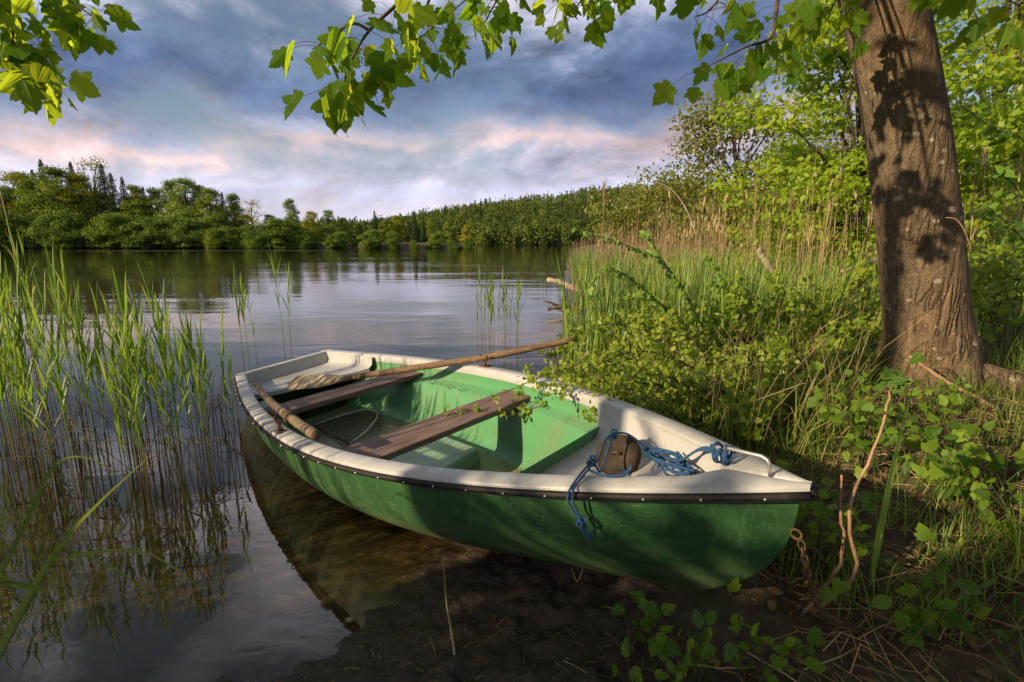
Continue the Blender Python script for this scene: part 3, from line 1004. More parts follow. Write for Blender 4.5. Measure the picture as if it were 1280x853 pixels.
# ------------------------------------------------------------------ trees of the far shore
def tree_shape(g, H, W, kind='broad', leaf=.4, n=3000, trunk_h=.3, lumps=26, loose=.0, lr=1.0):
    """crown and trunk builders of one tree standing on z = 0"""
    tr = MB(); cr = MB()
    if kind == 'conifer':
        tr.tube([(0, 0, 0), (0, 0, H * .5), (0, 0, H * .97)], [H * .016, H * .01, H * .002], 6)
        h = H * (.06 + .94 * g.random(n) ** 1.25); u = 1 - h / H
        tier = (h / H * 17) % 1
        r = (W / 2) * (u ** .85 + .02) * (.35 + .65 * g.random(n) ** .5) * (.72 + .28 * (1 - tier)) * (1 + .18 * np.sin(3 * h + 9 * g.random()))
        a = g.random(n) * 2 * PI
        p = np.stack([r * np.cos(a), r * np.sin(a), h - r * .22], 1)
        y = np.stack([np.cos(a), np.sin(a), np.full(n, -.45)], 1) + g.normal(size=(n, 3)) * .25
        z = np.stack([np.cos(a) * .6, np.sin(a) * .6, np.ones(n)], 1) + g.normal(size=(n, 3)) * .3
        scatter(cr, QUADL, p, y, z, leaf * (.35 + .65 * u) * (.6 + .8 * g.random(n)), np.clip(.5 + .25 * g.normal(size=n), 0, 1))
        return tr, cr
    th = H * trunk_h
    tr.tube([(0, 0, 0), (.02 * H * g.normal(), .02 * H * g.normal(), th), (.03 * H * g.normal(), .02 * H * g.normal(), H * .8)], [H * .022, H * .016, H * .004], 7)
    C = []; Rr = []
    for k in range(lumps):
        hh = th * .75 + (H - th * .75) * ((k + g.random()) / lumps) ** .85
        prof = math.sin(PI * min(1, max(.05, (hh - th * .5) / (H * 1.04 - th * .5))) ** .8) ** .6
        r = W / 2 * prof * (.25 + .7 * g.random()); a = g.random() * 2 * PI
        c = np.array([r * math.cos(a), r * math.sin(a), min(hh, H * .93)])
        C.append(c); Rr.append(W * (.07 + .10 * g.random()) * lr * (26 / max(26, lumps)) ** .25 * (1.15 - .45 * hh / H))
        if k % 2 == 0:
            z0 = hh * (.45 + .25 * g.random())
            tr.tube([(0, 0, z0), (c[0] * .5, c[1] * .5, (z0 + c[2]) / 2 + .03 * H), tuple(c)], [H * .008, H * .005, H * .0015], 5)
    C = np.array(C); Rr = np.array(Rr)
    w = Rr ** 2; idx = g.choice(len(C), n, p=w / w.sum())
    d = rdir(g, n); d[:, 2] = np.where(d[:, 2] < -.3, d[:, 2] * .4, d[:, 2])
    rad = Rr[idx] * (.35 + .75 * g.random(n) ** (.5 - .2 * loose)) * (1 + loose * g.random(n))
    p = C[idx] + d * rad[:, None] * np.array([1.15, 1.15, .85])
    y = rdir(g, n) * .8 + d * .5 + (0, 0, -.35); z = d + rdir(g, n) * .55 + (-.25, -.15, .3)
    cv = g.random(len(C))
    scatter(cr, QUADL, p, y, z, leaf * (.6 + .8 * g.random(n)), np.clip(.65 * cv[idx] + .35 * g.random(n), 0, 1))
    return tr, cr


def make_tree(name, label, mat, loc, g, group=None, cat='tree', bark='far_bark', rz=0, **kw):
    root = empty(name, loc, rz); tag(root, label, cat, group)
    tr, cr = tree_shape(g, **kw)
    tr.build('trunk', M[bark], root); cr.build('crown', M[mat], root, smooth=False)
    return root


def far_shore():
    g = np.random.default_rng(21)
    protos = {}
    def proto(key, **kw):
        tr, cr = tree_shape(np.random.default_rng(hash_(key)), **kw); protos[key] = (tr, cr, {})
    def hash_(k): return sum(ord(c) * (i + 3) for i, c in enumerate(k))
    proto('broad_a', H=20, W=13, n=13000, leaf=.42, trunk_h=.12, lumps=80, lr=1.55)
    proto('broad_b', H=20, W=11, n=12000, leaf=.40, trunk_h=.14, lumps=64, lr=1.6)
    proto('broad_c', H=20, W=9, n=10500, leaf=.40, trunk_h=.12, lumps=60, lr=1.7)
    proto('airy', H=20, W=12, n=3000, leaf=.36, trunk_h=.3, lumps=30, loose=.5)
    proto('conifer', H=20, W=7.6, n=7000, leaf=.62, kind='conifer')
    proto('bush', H=8, W=11, n=9000, leaf=.36, trunk_h=.06, lumps=60, lr=1.3)
    proto('bush_b', H=8, W=9, n=8000, leaf=.36, trunk_h=.08, lumps=48, lr=1.3)
    meshes = {}
    def place(key, mat, px, top, dist, label, group, name, cat='tree', wide=1.0):
        tr, cr, _ = protos[key]
        r = view_ray(px, 308); x = r[0] / r[1] * dist
        z0 = max(gz(x, dist), .05) - .1
        rt = view_ray(px, top); ztop = CAM_H + rt[2] / math.hypot(rt[1], 0) * dist
        H0 = 8 if 'bush' in key else 20
        s = (ztop - z0) / H0
        root = empty(name, (x, dist, z0), g.random() * 6.3); tag(root, label, cat, group)
        root.scale = (s * wide, s * wide, s)
        kk = (key, mat)
        if kk not in meshes:
            a = tr.build('trunk', M['far_bark'], root); b = cr.build('crown', M[mat], root, smooth=False); meshes[kk] = (a, b)
        else:
            for o in meshes[kk]:
                c = o.copy(); COL.objects.link(c); c.parent = root
    GR = 'trees of the far left shore'
    LB = {'far_mid': 'leafy mid green tree in the belt along the far shore', 'far_conifer': 'dark pointed conifer standing among the far shore trees',
          'far_yellow': 'yellow green sunlit tree in the belt along the far shore', 'far_pale': 'pale green leafy tree in the belt along the far shore'}
    T = [(-75, 215, 'broad_a', 'far_mid'), (-40, 222, 'broad_b', 'far_pale'), (-12, 226, 'broad_a', 'far_mid'), (14, 232, 'broad_b', 'far_pale'), (36, 214, 'broad_a', 'far_yellow'), (50, 222, 'broad_c', 'far_mid'),
         (68, 199, 'conifer', 'far_conifer'), (56, 212, 'conifer', 'far_conifer'), (84, 208, 'broad_a', 'far_mid'), (104, 202, 'conifer', 'far_conifer'), (112, 216, 'broad_b', 'far_yellow'),
         (141, 205, 'conifer', 'far_conifer'), (151, 216, 'conifer', 'far_conifer'), (164, 221, 'conifer', 'far_conifer'), (176, 230, 'broad_c', 'far_mid'), (188, 233, 'conifer', 'far_conifer'),
         (204, 234, 'broad_b', 'far_mid'), (222, 224, 'broad_c', 'far_pale'), (238, 221, 'broad_b', 'far_pale'), (256, 230, 'broad_c', 'far_mid'), (268, 234, 'broad_b', 'far_mid'), (284, 240, 'conifer', 'far_conifer'), (297, 241, 'broad_c', 'far_pale'),
         (312, 268, 'broad_b', 'far_mid'), (340, 268, 'broad_a', 'far_pale'), (392, 264, 'broad_a', 'far_yellow'), (412, 262, 'broad_b', 'far_pale'), (430, 272, 'broad_a', 'far_mid'),
         (452, 278, 'broad_a', 'far_mid'), (470, 263, 'conifer', 'far_conifer'), (482, 275, 'broad_b', 'far_mid'), (497, 269, 'broad_b', 'far_yellow'), (519, 263, 'conifer', 'far_conifer'), (530, 272, 'conifer', 'far_conifer'), (541, 272, 'broad_b', 'far_mid'), (560, 278, 'broad_b', 'far_mid'), (568, 286, 'broad_b', 'far_mid')]
    for px, top, key, mat in T:
        place(key, mat, px, top, 146 + 10 * g.random(), LB[mat], GR + (' (conifers)' if mat == 'far_conifer' else ''), 'conifer_tree' if key == 'conifer' else 'broadleaf_tree')
    place('airy', 'far_pale', 127, 196, 158, 'pale feathery tree rising behind the highest far left conifers', None, 'broadleaf_tree')
    place('airy', 'far_yellow', 318, 249, 142, 'thin see-through tree standing apart in the dip of the far shore belt', None, 'broadleaf_tree')
    place('broad_b', 'far_pale', 366, 248, 144, 'rounded pale tree rising alone just past the dip in the far shore belt', None, 'broadleaf_tree', wide=.8)
    place('broad_b', 'far_yellow', 583, 281, 140, 'small bright yellow green tree at the very tip of the far shore belt', None, 'broadleaf_tree')
    for k in range(25):   # second rank that closes the gaps
        px = -330 + k * 26 + 6 * g.normal()
        top = np.interp(px, [-70, 60, 170, 300, 330], [238, 232, 244, 256, 276])
        place(['broad_a', 'broad_b'][k % 2], 'far_mid', px, top, 164, LB['far_mid'], GR, 'broadleaf_tree')
    for k in range(54):
        px = -330 + k * 17.2 + 4 * g.normal()
        if px > 592: break
        top = np.interp(px, [-70, 0, 200, 300, 420, 450, 600], [276, 274, 276, 284, 290, 294, 297]) + 6 * g.normal()
        place(['bush', 'bush_b'][k % 2], 'far_bush' if k % 7 else 'far_mid', px, top, 136 + 4 * g.random(), 'dark rounded waterside bush along the far shore', 'bushes along the far waterline', 'waterside_bush', 'bush')
    # the wooded hill reads as one mass
    mb = MB(); g = np.random.default_rng(8)
    n = 5200
    az = -.42 + 1.35 * g.random(n); dist = 400 + 370 * g.random(n) ** 1.1
    x = az * dist; keep = x < 640; x, dist = x[keep], dist[keep]
    z = ground(x, dist)
    P = []; Y = []; Zd = []; S_ = []; V_ = []
    for xx, yy, zz in zip(x, dist, z):
        con = g.random() < .15 + .6 * vnoise(np.array(xx * .012 + 40), np.array(yy * .012))
        H = 9 + 9 * vnoise(np.array(xx * .03), np.array(yy * .03)) * (.6 + .6 * g.random()) + (5 * g.random() if con else 0); W = (5 if con else 8.5) * (.8 + .5 * g.random()); m = 150 if yy < 440 else 105
        base = (.10 + .25 * g.random()) if con else (.42 + .5 * g.random())
        if con:
            h = H * g.random(m) ** 1.2; r = W / 2 * (1 - h / H) * (.5 + .5 * g.random(m))
        else:
            h = H * (.15 + .85 * g.random(m)); r = W / 2 * np.sin(PI * np.clip(h / H, .08, .97)) ** .5 * (.5 + .5 * g.random(m))
        a = g.random(m) * 2 * PI
        P.append(np.stack([xx + r * np.cos(a), yy + r * np.sin(a), zz + h], 1))
        dd = np.stack([np.cos(a), np.sin(a), .3 + (h / H - .5) * 1.2], 1)
        Zd.append(dd + g.normal(size=(m, 3)) * .5); Y.append(g.normal(size=(m, 3)) + (0, 0, -.4)); S_.append((1.3 if con else 1.5) * (.6 + .8 * g.random(m))); V_.append(np.clip(base + .1 * g.normal(size=m), 0, 1))
    scatter(mb, QUADL, np.concatenate(P), np.concatenate(Y), np.concatenate(Zd), np.concatenate(S_), np.concatenate(V_))
    o = mb.build('hill_forest', M['hill_forest'], None, smooth=False)
    tag(o, 'mixed forest covering the distant hill across the lake', 'forest', kind='stuff')
    # pale bar of silt just breaking the surface
    mb = MB()
    X = np.linspace(-78, -32, 60); rows = []
    for xx in X:
        w = 1.3 * math.sin(PI * (xx + 78) / 46) ** .5 + .3 * vnoise(np.array(xx * .3), np.array(1.0))
        rows.append([(xx, 96 + .05 * xx + w * t, .015 + .02 * (1 - t * t)) for t in (-1, -.5, 0, .5, 1)])
    mb.grid(np.array(rows)[::-1])
    tag(mb.build('silt_bar', simple('silt', (.05, .045, .03), (.10, .09, .065), .4, .8), None), 'thin pale silt bar lying on the water before the far left shore', 'silt bar', kind='structure')


far_shore()


# ------------------------------------------------------------------ reeds
def blade(mb, base, dirh, length, width, lean, droop, var, segs=7, twist=0.0, fold=True):
    """one lance-shaped blade"""
    t = np.linspace(0, 1, segs)
    ang = lean + droop * t ** 1.6
    d = np.stack([np.sin(ang) * dirh[0], np.sin(ang) * dirh[1], np.cos(ang)], 1)
    p = np.concatenate([[np.zeros(3)], np.cumsum(d[:-1] * length / (segs - 1), axis=0)]) + base
    side = np.array([-dirh[1], dirh[0], 0]); 
    sd = side[None] * np.cos(twist * t)[:, None] + np.cross(d, side) * np.sin(twist * t)[:, None]
    w = width * .5 * np.minimum(1, .45 + t * 3) * (1 - t ** 2.2) + .0004
    up = np.cross(sd, d)
    P = np.stack([p - sd * w[:, None], p - up * (w * .25)[:, None], p + sd * w[:, None]], 1)
    mb.grid(P, var=var)


def reed_parts(g, H, leaves=8, lw=.017, bend=.06, bare=.38):
    st, lf = MB(), MB()
    bd = g.random() * 6.3; bx, by = bend * H * math.cos(bd), bend * H * math.sin(bd)
    zz = np.linspace(-.25, H * .93, 9); q = (np.maximum(zz, 0) / H) ** 2
    path = np.stack([bx * q, by * q, zz], 1)
    st.tube(path, np.interp(np.linspace(0, 1, 9), [0, 1], [.0042, .0018]), 5, cap=False)
    for k in range(leaves):
        z = H * (bare + (.93 - bare) * (k / max(1, leaves - 1)) ** .9)
        q_ = (z / H) ** 2
        a = bd + (k % 2) * PI + g.normal() * .7
        top = k >= leaves - 2
        blade(lf, (bx * q_, by * q_, z), (math.cos(a), math.sin(a)), H * (.20 + .10 * g.random()) * (1 if not top else 1.1), lw * (.75 + .5 * g.random()), .10 + .28 * g.random() if not top else .05 + .08 * g.random(), .15 + (.75 * g.random()) ** 2 * 1.2 if not top else .15, g.random(), twist=g.normal() * .5)
    return st, lf


def reed_beds():
    g = np.random.default_rng(31)
    protos = [reed_parts(g, 1.0, int(7 + 3 * g.random()), .015 + .005 * g.random(), .02 + .06 * g.random(), .36 + .2 * g.random()) for _ in range(12)]
    made = {}
    def put(k, x, y, h, label, group, z0=0.0):
        root = empty('reed', (x, y, z0), g.random() * 6.3); root.scale = (.45 + .55 * h, .45 + .55 * h, h)
        tag(root, label, 'reed', group)
        if k not in made:
            st, lf = protos[k]
            made[k] = (st.build('stem', M['reed_stem'], root), lf.build('leaves', M['reed_leaf'], root, smooth=False))
        else:
            for o in made[k]:
                c = o.copy(); COL.objects.link(c); c.parent = root
    def spot(px, y):
        return (px - 640) / F_PX * (.982 * y + .266)
    A = 'dense reeds at the left edge of the lake'
    for i in range(74):
        y = 2.55 + 1.9 * g.random() ** 1.1; px = -70 + 185 * g.random() ** .9
        top = .80 + .36 * g.random()
        h = top * (1 + .10 * (y - 3)) * (1 - .25 * (g.random() < .25))
        put(i % 12, spot(px, y), y, h, 'unseen reed added left of the view to cast streaks of shade on the hull', A)
    for i in range(46):  # extra reeds out of view, added for their shadows on the boat
        x = -2.35 - .95 * g.random(); y = .95 + 1.1 * g.random()
        put(i % 12, x, y, .8 + .4 * g.random(), 'unseen reed added left of the view to cast streaks of shade on the hull', A)
    Bq = 'reeds in the open clump nearer the boat'
    for i in range(50):
        y = 2.6 + 1.15 * g.random(); px = 118 + 150 * g.random()
        h = (.72 + .32 * g.random()) * (1 + .10 * (y - 3)) * np.interp(px, [118, 200, 268], [1.02, 1.0, .84]) * (1 - .35 * (g.random() < .2))
        put(i % 12, spot(px, y), y, h, 'green reed in the open clump between the dense reeds and the boat', Bq)
    for i, (px, y, h) in enumerate([(276, 3.3, .74), (287, 3.4, .85), (296, 3.25, .62), (306, 5.4, 1.0), (312, 5.6, .95), (322, 5.8, .8)]):
        put((i * 5) % 12, spot(px, y), y, h, 'thin reed standing in open water just left of the boat stern', 'thin reeds left of the stern')
    for i, (px, y, h) in enumerate([(356, 6.4, 1.15), (364, 6.6, 1.0)]):
        put((i * 7 + 2) % 12, spot(px, y), y, h, 'one of two lone reeds in the water just beyond the boat stern', 'two lone reeds beyond the stern')
    for i in range(17):
        y = 6.2 + 1.6 * g.random(); px = 592 + 62 * g.random()
        put((i * 5 + 1) % 12, spot(px, y), y, .70 + .30 * g.random(), 'short green reed in the sparse clump beyond the long oar', 'sparse reeds beyond the oar')
    # broken, bent reeds lying on the water beside the stern
    mb = MB()
    g = np.random.default_rng(5)
    for k in range(46):
        px = 262 + 42 * g.random() if k < 10 else -60 + 330 * g.random(); y = (3.2 if k < 10 else 2.6) + .8 * g.random(); x = spot(px, y); a = g.random() * 6.3; h = .18 + .26 * g.random()
        kx, ky = x + .05 * math.cos(a), y + .05 * math.sin(a); l = .14 + .16 * g.random()
        mb.tube([(x, y, -.2), (kx, ky, h), (kx + l * .5 * math.cos(a), ky + l * .5 * math.sin(a), h * .75), (kx + l * math.cos(a), ky + l * math.sin(a), .02 + .1 * g.random())], [.003, .003, .0025, .0015], 4, var=.1 + .3 * g.random())
        blade(mb, (kx, ky, h), (math.cos(a), math.sin(a)), l * 1.2, .015, 1.6, .5, .2)
    tag(mb.build('broken_reeds', M['reed_stem'], None), 'dark broken dead reeds bent over into the water among the green ones', 'reeds', kind='stuff')
    # dead stalk standing behind the dense clump
    mb = MB(); p0 = at(38, 430, 4.6)
    mb.tube([(p0[0], p0[1], -.2), at(30, 380, 4.6), at(8, 270, 4.6), at(-6, 215, 4.6)], [.007, .006, .004, .002], 5)
    tag(mb.build('dead_reed_stalk', M['dry_reed'], None), 'single dead brown reed stalk leaning out above the left clump', 'reed stalk')
    # long dark leaves in the near left corner
    root = empty('lakeside_grass', tuple(at(-30, 860, 1.25) - (0, 0, .0))); base = np.array(root.location)
    tag(root, 'long arching sedge leaves in the near left corner over the water', 'sedge plant')
    def strip(pts, w):
        p = smooth_path([at(*q) for q in pts], 26) - base
        t = np.gradient(p, axis=0); t /= np.linalg.norm(t, axis=1, keepdims=True)
        vd = p + base - np.array([0, 0, CAM_H]); vd /= np.linalg.norm(vd, axis=1, keepdims=True)
        s = np.cross(t, vd + np.array([.3, 0, .5])); s /= np.linalg.norm(s, axis=1, keepdims=True)
        u = np.linspace(0, 1, 26); ww = w * .5 * np.minimum(1, .5 + 2.5 * u) * (1 - u ** 3) + .0004
        nn = np.cross(s, t)
        m = MB(); m.grid(np.stack([p - s * ww[:, None], p - nn * (ww * .3)[:, None], p + s * ww[:, None]], 1), var=.3 + .25 * (len(pts) % 3))
        m.build('leaf', M['grass'], root)
    strip([(-20, 845, 1.2), (18, 775, 1.25), (70, 690, 1.35), (120, 632, 1.5), (190, 568, 1.7)], .014)
    strip([(-25, 760, 1.15), (10, 700, 1.2), (38, 640, 1.3), (70, 580, 1.4), (110, 573, 1.5), (155, 598, 1.6)], .010)
    strip([(70, 700, 1.3), (110, 692, 1.35), (165, 688, 1.4), (205, 702, 1.4), (255, 738, 1.4)], .010)
    strip([(85, 688, 1.35), (120, 700, 1.38), (160, 722, 1.4), (200, 758, 1.4)], .007)
    strip([(-30, 700, 1.1), (5, 725, 1.15), (35, 735, 1.2), (62, 738, 1.25)], .018)
    strip([(-30, 735, 1.1), (10, 728, 1.15), (60, 735, 1.25)], .008)
    strip([(-20, 800, 1.1), (30, 775, 1.2), (75, 752, 1.3), (88, 765, 1.3), (88, 800, 1.3)], .005)
    mb = MB(); mb.tube(np.array([at(-30, 900, 1.15), at(-10, 840, 1.2), at(70, 690, 1.35)]) - base, .004, 5, var=.6)
    mb.build('stem', M['reed_stem'], root)


reed_beds()


# ------------------------------------------------------------------ right bank: reed belt, sedge, bushes
def right_belt():
    g = np.random.default_rng(41)
    shx = lambda y: np.interp(y, SHORE[9:, 1], SHORE[9:, 0])
    # the 110 tallest dry stalks singly, the rest of the belt as one mass
    protos = []
    for k in range(8):
        mb = MB(); H = 1.0; b = .05 + .08 * g.random(); a = g.random() * 6.3
        z = np.linspace(0, 1, 7); pth = np.stack([b * z ** 2 * math.cos(a), b * z ** 2 * math.sin(a), z], 1)
        mb.tube(pth, np.interp(z, [0, 1], [.0042, .0016]), 5, cap=False)
        lf = MB()
        for j in range(3):
            zz = .35 + .45 * g.random(); aa = g.random() * 6.3
            blade(lf, (b * zz ** 2 * math.cos(a), b * zz ** 2 * math.sin(a), zz), (math.cos(aa), math.sin(aa)), .10 + .1 * g.random(), .010, .3 + .5 * g.random(), .8, .6 + .3 * g.random(), 5)
        pl = None
        if k % 2 == 0:
            pl = MB()
            for j in range(26):
                aa = a + g.normal() * .5; blade(pl, pth[-1] - (0, 0, .10 * g.random()), (math.cos(aa), math.sin(aa)), .05 + .04 * g.random(), .008, .2 + .5 * g.random(), .7, .7 + .3 * g.random(), 4)
        protos.append((mb, lf, pl))
    made = {}
    def put(k, x, y, h, label, group):
        root = empty('dry_reed', (x, y, gz(x, y) - .05), g.random() * 6.3); root.scale = (.6 + .4 * h, .6 + .4 * h, h)
        tag(root, label, 'reed', group)
        if k not in made:
            a, b, c = protos[k]
            l = [a.build('stem', M['dry_reed'], root), b.build('leaves', M['dry_reed'], root, smooth=False)]
            if c is not None: l.append(c.build('plume', M['dry_reed'], root, smooth=False))
            made[k] = l
        else:
            for o in made[k]:
                c = o.copy(); COL.objects.link(c); c.parent = root
    for i in range(120):
        y = 6.0 + 9 * g.random() ** 1.1; x = shx(y) + .2 + (3.4 + .15 * y) * g.random() ** 1.0
        put(i % 8, x, y, (1.25 + .75 * g.random()) * (.6 + .4 * float(sstep(.2, 1.6, x - shx(y)))), 'dry tan reed stalk standing in the belt right of the open water', 'dry reeds of the right bank belt')
    for i, (px, y, h) in enumerate([(752, 6.5, 2.05), (848, 5.4, .9)][:1]):
        r = view_ray(px, 308); put(0, r[0] / r[1] * y, y, h, 'tallest dry reed rising above the round leaved sapling at the water edge', None)
    for i in range(10):
        px = [1022, 1030, 1041, 1012, 1205, 1222, 1238, 1252, 1268, 1216][i]; y = 5.2 + 1.4 * g.random(); r = view_ray(px, 308)
        put((i * 3) % 8, r[0] / r[1] * y, y, 1.9 + .8 * g.random(), 'tall dry reed stalk close to the maple trunk', 'tall dry reeds beside the maple trunk')
    mb = MB()
    for i in range(1500):
        y = 8 + 30 * g.random() ** 1.25; x = shx(y) + .15 + (4 + .75 * y) * g.random()
        h = (1.3 + .8 * g.random()) * (.55 + .45 * float(sstep(.1, 1.8 + .02 * y, x - shx(y)))); a = g.random() * 6.3; l = .16 * g.random() * h; z0 = gz(x, y) if i % 4 == 0 else .28
        w = .0045 + .0003 * y
        mb.tube([(x, y, z0), (x + .4 * l * math.cos(a), y + .4 * l * math.sin(a), z0 + h * .6), (x + l * math.cos(a), y + l * math.sin(a), z0 + h)], [w, w * .8, w * .4], 3, var=.25 + .75 * g.random(), cap=False)
        if i % 3 == 0:
            blade(mb, (x + l * math.cos(a), y + l * math.sin(a), z0 + h * .93), (math.cos(a), math.sin(a)), .22, .03, .3, 1.0, .8, 5)
    tag(mb.build('reed_bed', M['dry_reed'], None), 'mass of dry tan reeds filling the marsh behind the front stalks', 'reeds', kind='stuff')
    mb = MB()
    for i in range(6500):
        y = 4.2 + 17 * g.random() ** 1.5; x = shx(y) + .3 + (5.0 + .55 * y) * g.random()
        if x / y > .62 and y < 4.6: continue
        a = g.random() * 6.3
        blade(mb, (x, y, gz(x, y) - .03 if i % 5 == 0 else .3 + .02 * g.normal()), (math.cos(a), math.sin(a)), .55 + .6 * g.random(), .014 + .001 * y, .04 + .2 * g.random(), .1 + .5 * g.random() ** 2, g.random(), 6)
    tag(mb.build('sedge_bed', M['sedge'], None), 'thick green sedge growing between the dry reeds', 'sedge', kind='stuff')


right_belt()


def shrub(name, label, cat, loc, g, H, W, stems, leaves, tm, lsize, mat, stem_mat='twig', up=.6, group=None, stem_r=.006, low=.15, lsv=.5, hang=.0, droopy=.0):
    """several arching stems with side twigs; leaves carried along the twigs"""
    root = empty(name, loc); tag(root, label, cat, group)
    st, lf = MB(), MB(); P, D = [], []
    for k in range(stems):
        a = 2 * PI * (k + g.random()) / stems; r = W / 2 * (.25 + .75 * g.random()); h = H * (.6 + .4 * g.random())
        ctrl = [(0 + .02 * g.normal(), .02 * g.normal(), -.05), (r * .3 * math.cos(a), r * .3 * math.sin(a), h * .5), (r * .75 * math.cos(a + .2 * g.normal()), r * .75 * math.sin(a), h * .85), (r * math.cos(a), r * math.sin(a), h * (1 - droopy * .3))]
        pth = smooth_path(ctrl, 14); st.tube(pth, np.linspace(stem_r, stem_r * .3, 14), 5)
        P.append(pth[4:]); D.append(np.gradient(pth, axis=0)[4:])
        for j in range(5):
            i = int(4 + 9 * g.random()); b = pth[i]; d = rdir(g, 1)[0] * .8 + (0, 0, .35 - droopy) + .6 * np.array([math.cos(a), math.sin(a), 0])
            d /= np.linalg.norm(d); l = H * (.16 + .2 * g.random())
            tw = smooth_path([b, b + d * l * .5 + (0, 0, .02 * l), b + d * l], 7); st.tube(tw, np.linspace(stem_r * .45, stem_r * .2, 7), 4, cap=False)
            P.append(tw[1:]); D.append(np.gradient(tw, axis=0)[1:])
    P = np.concatenate(P); D = np.concatenate(D); D /= np.linalg.norm(D, axis=1, keepdims=True)
    idx = g.integers(0, len(P), leaves); jit = g.normal(size=(leaves, 3)) * lsize * .35
    y = D[idx] * .5 + rdir(g, leaves) * .8 + (0, 0, -.15 - hang); z = rdir(g, leaves) * .55 + (-.5, -.4, .6)
    scatter_mix(g, lf, VARIANTS['cur'] if tm is T_CUR else [tm, T_OV, T_HAW], P[idx] + jit, y, z, lsize * (1 - lsv * .7 + 1.2 * lsv * g.random(leaves)), g.random(leaves))
    st.build('stems', M[stem_mat], root); lf.build('leaves', M[mat], root, smooth=False)
    return root


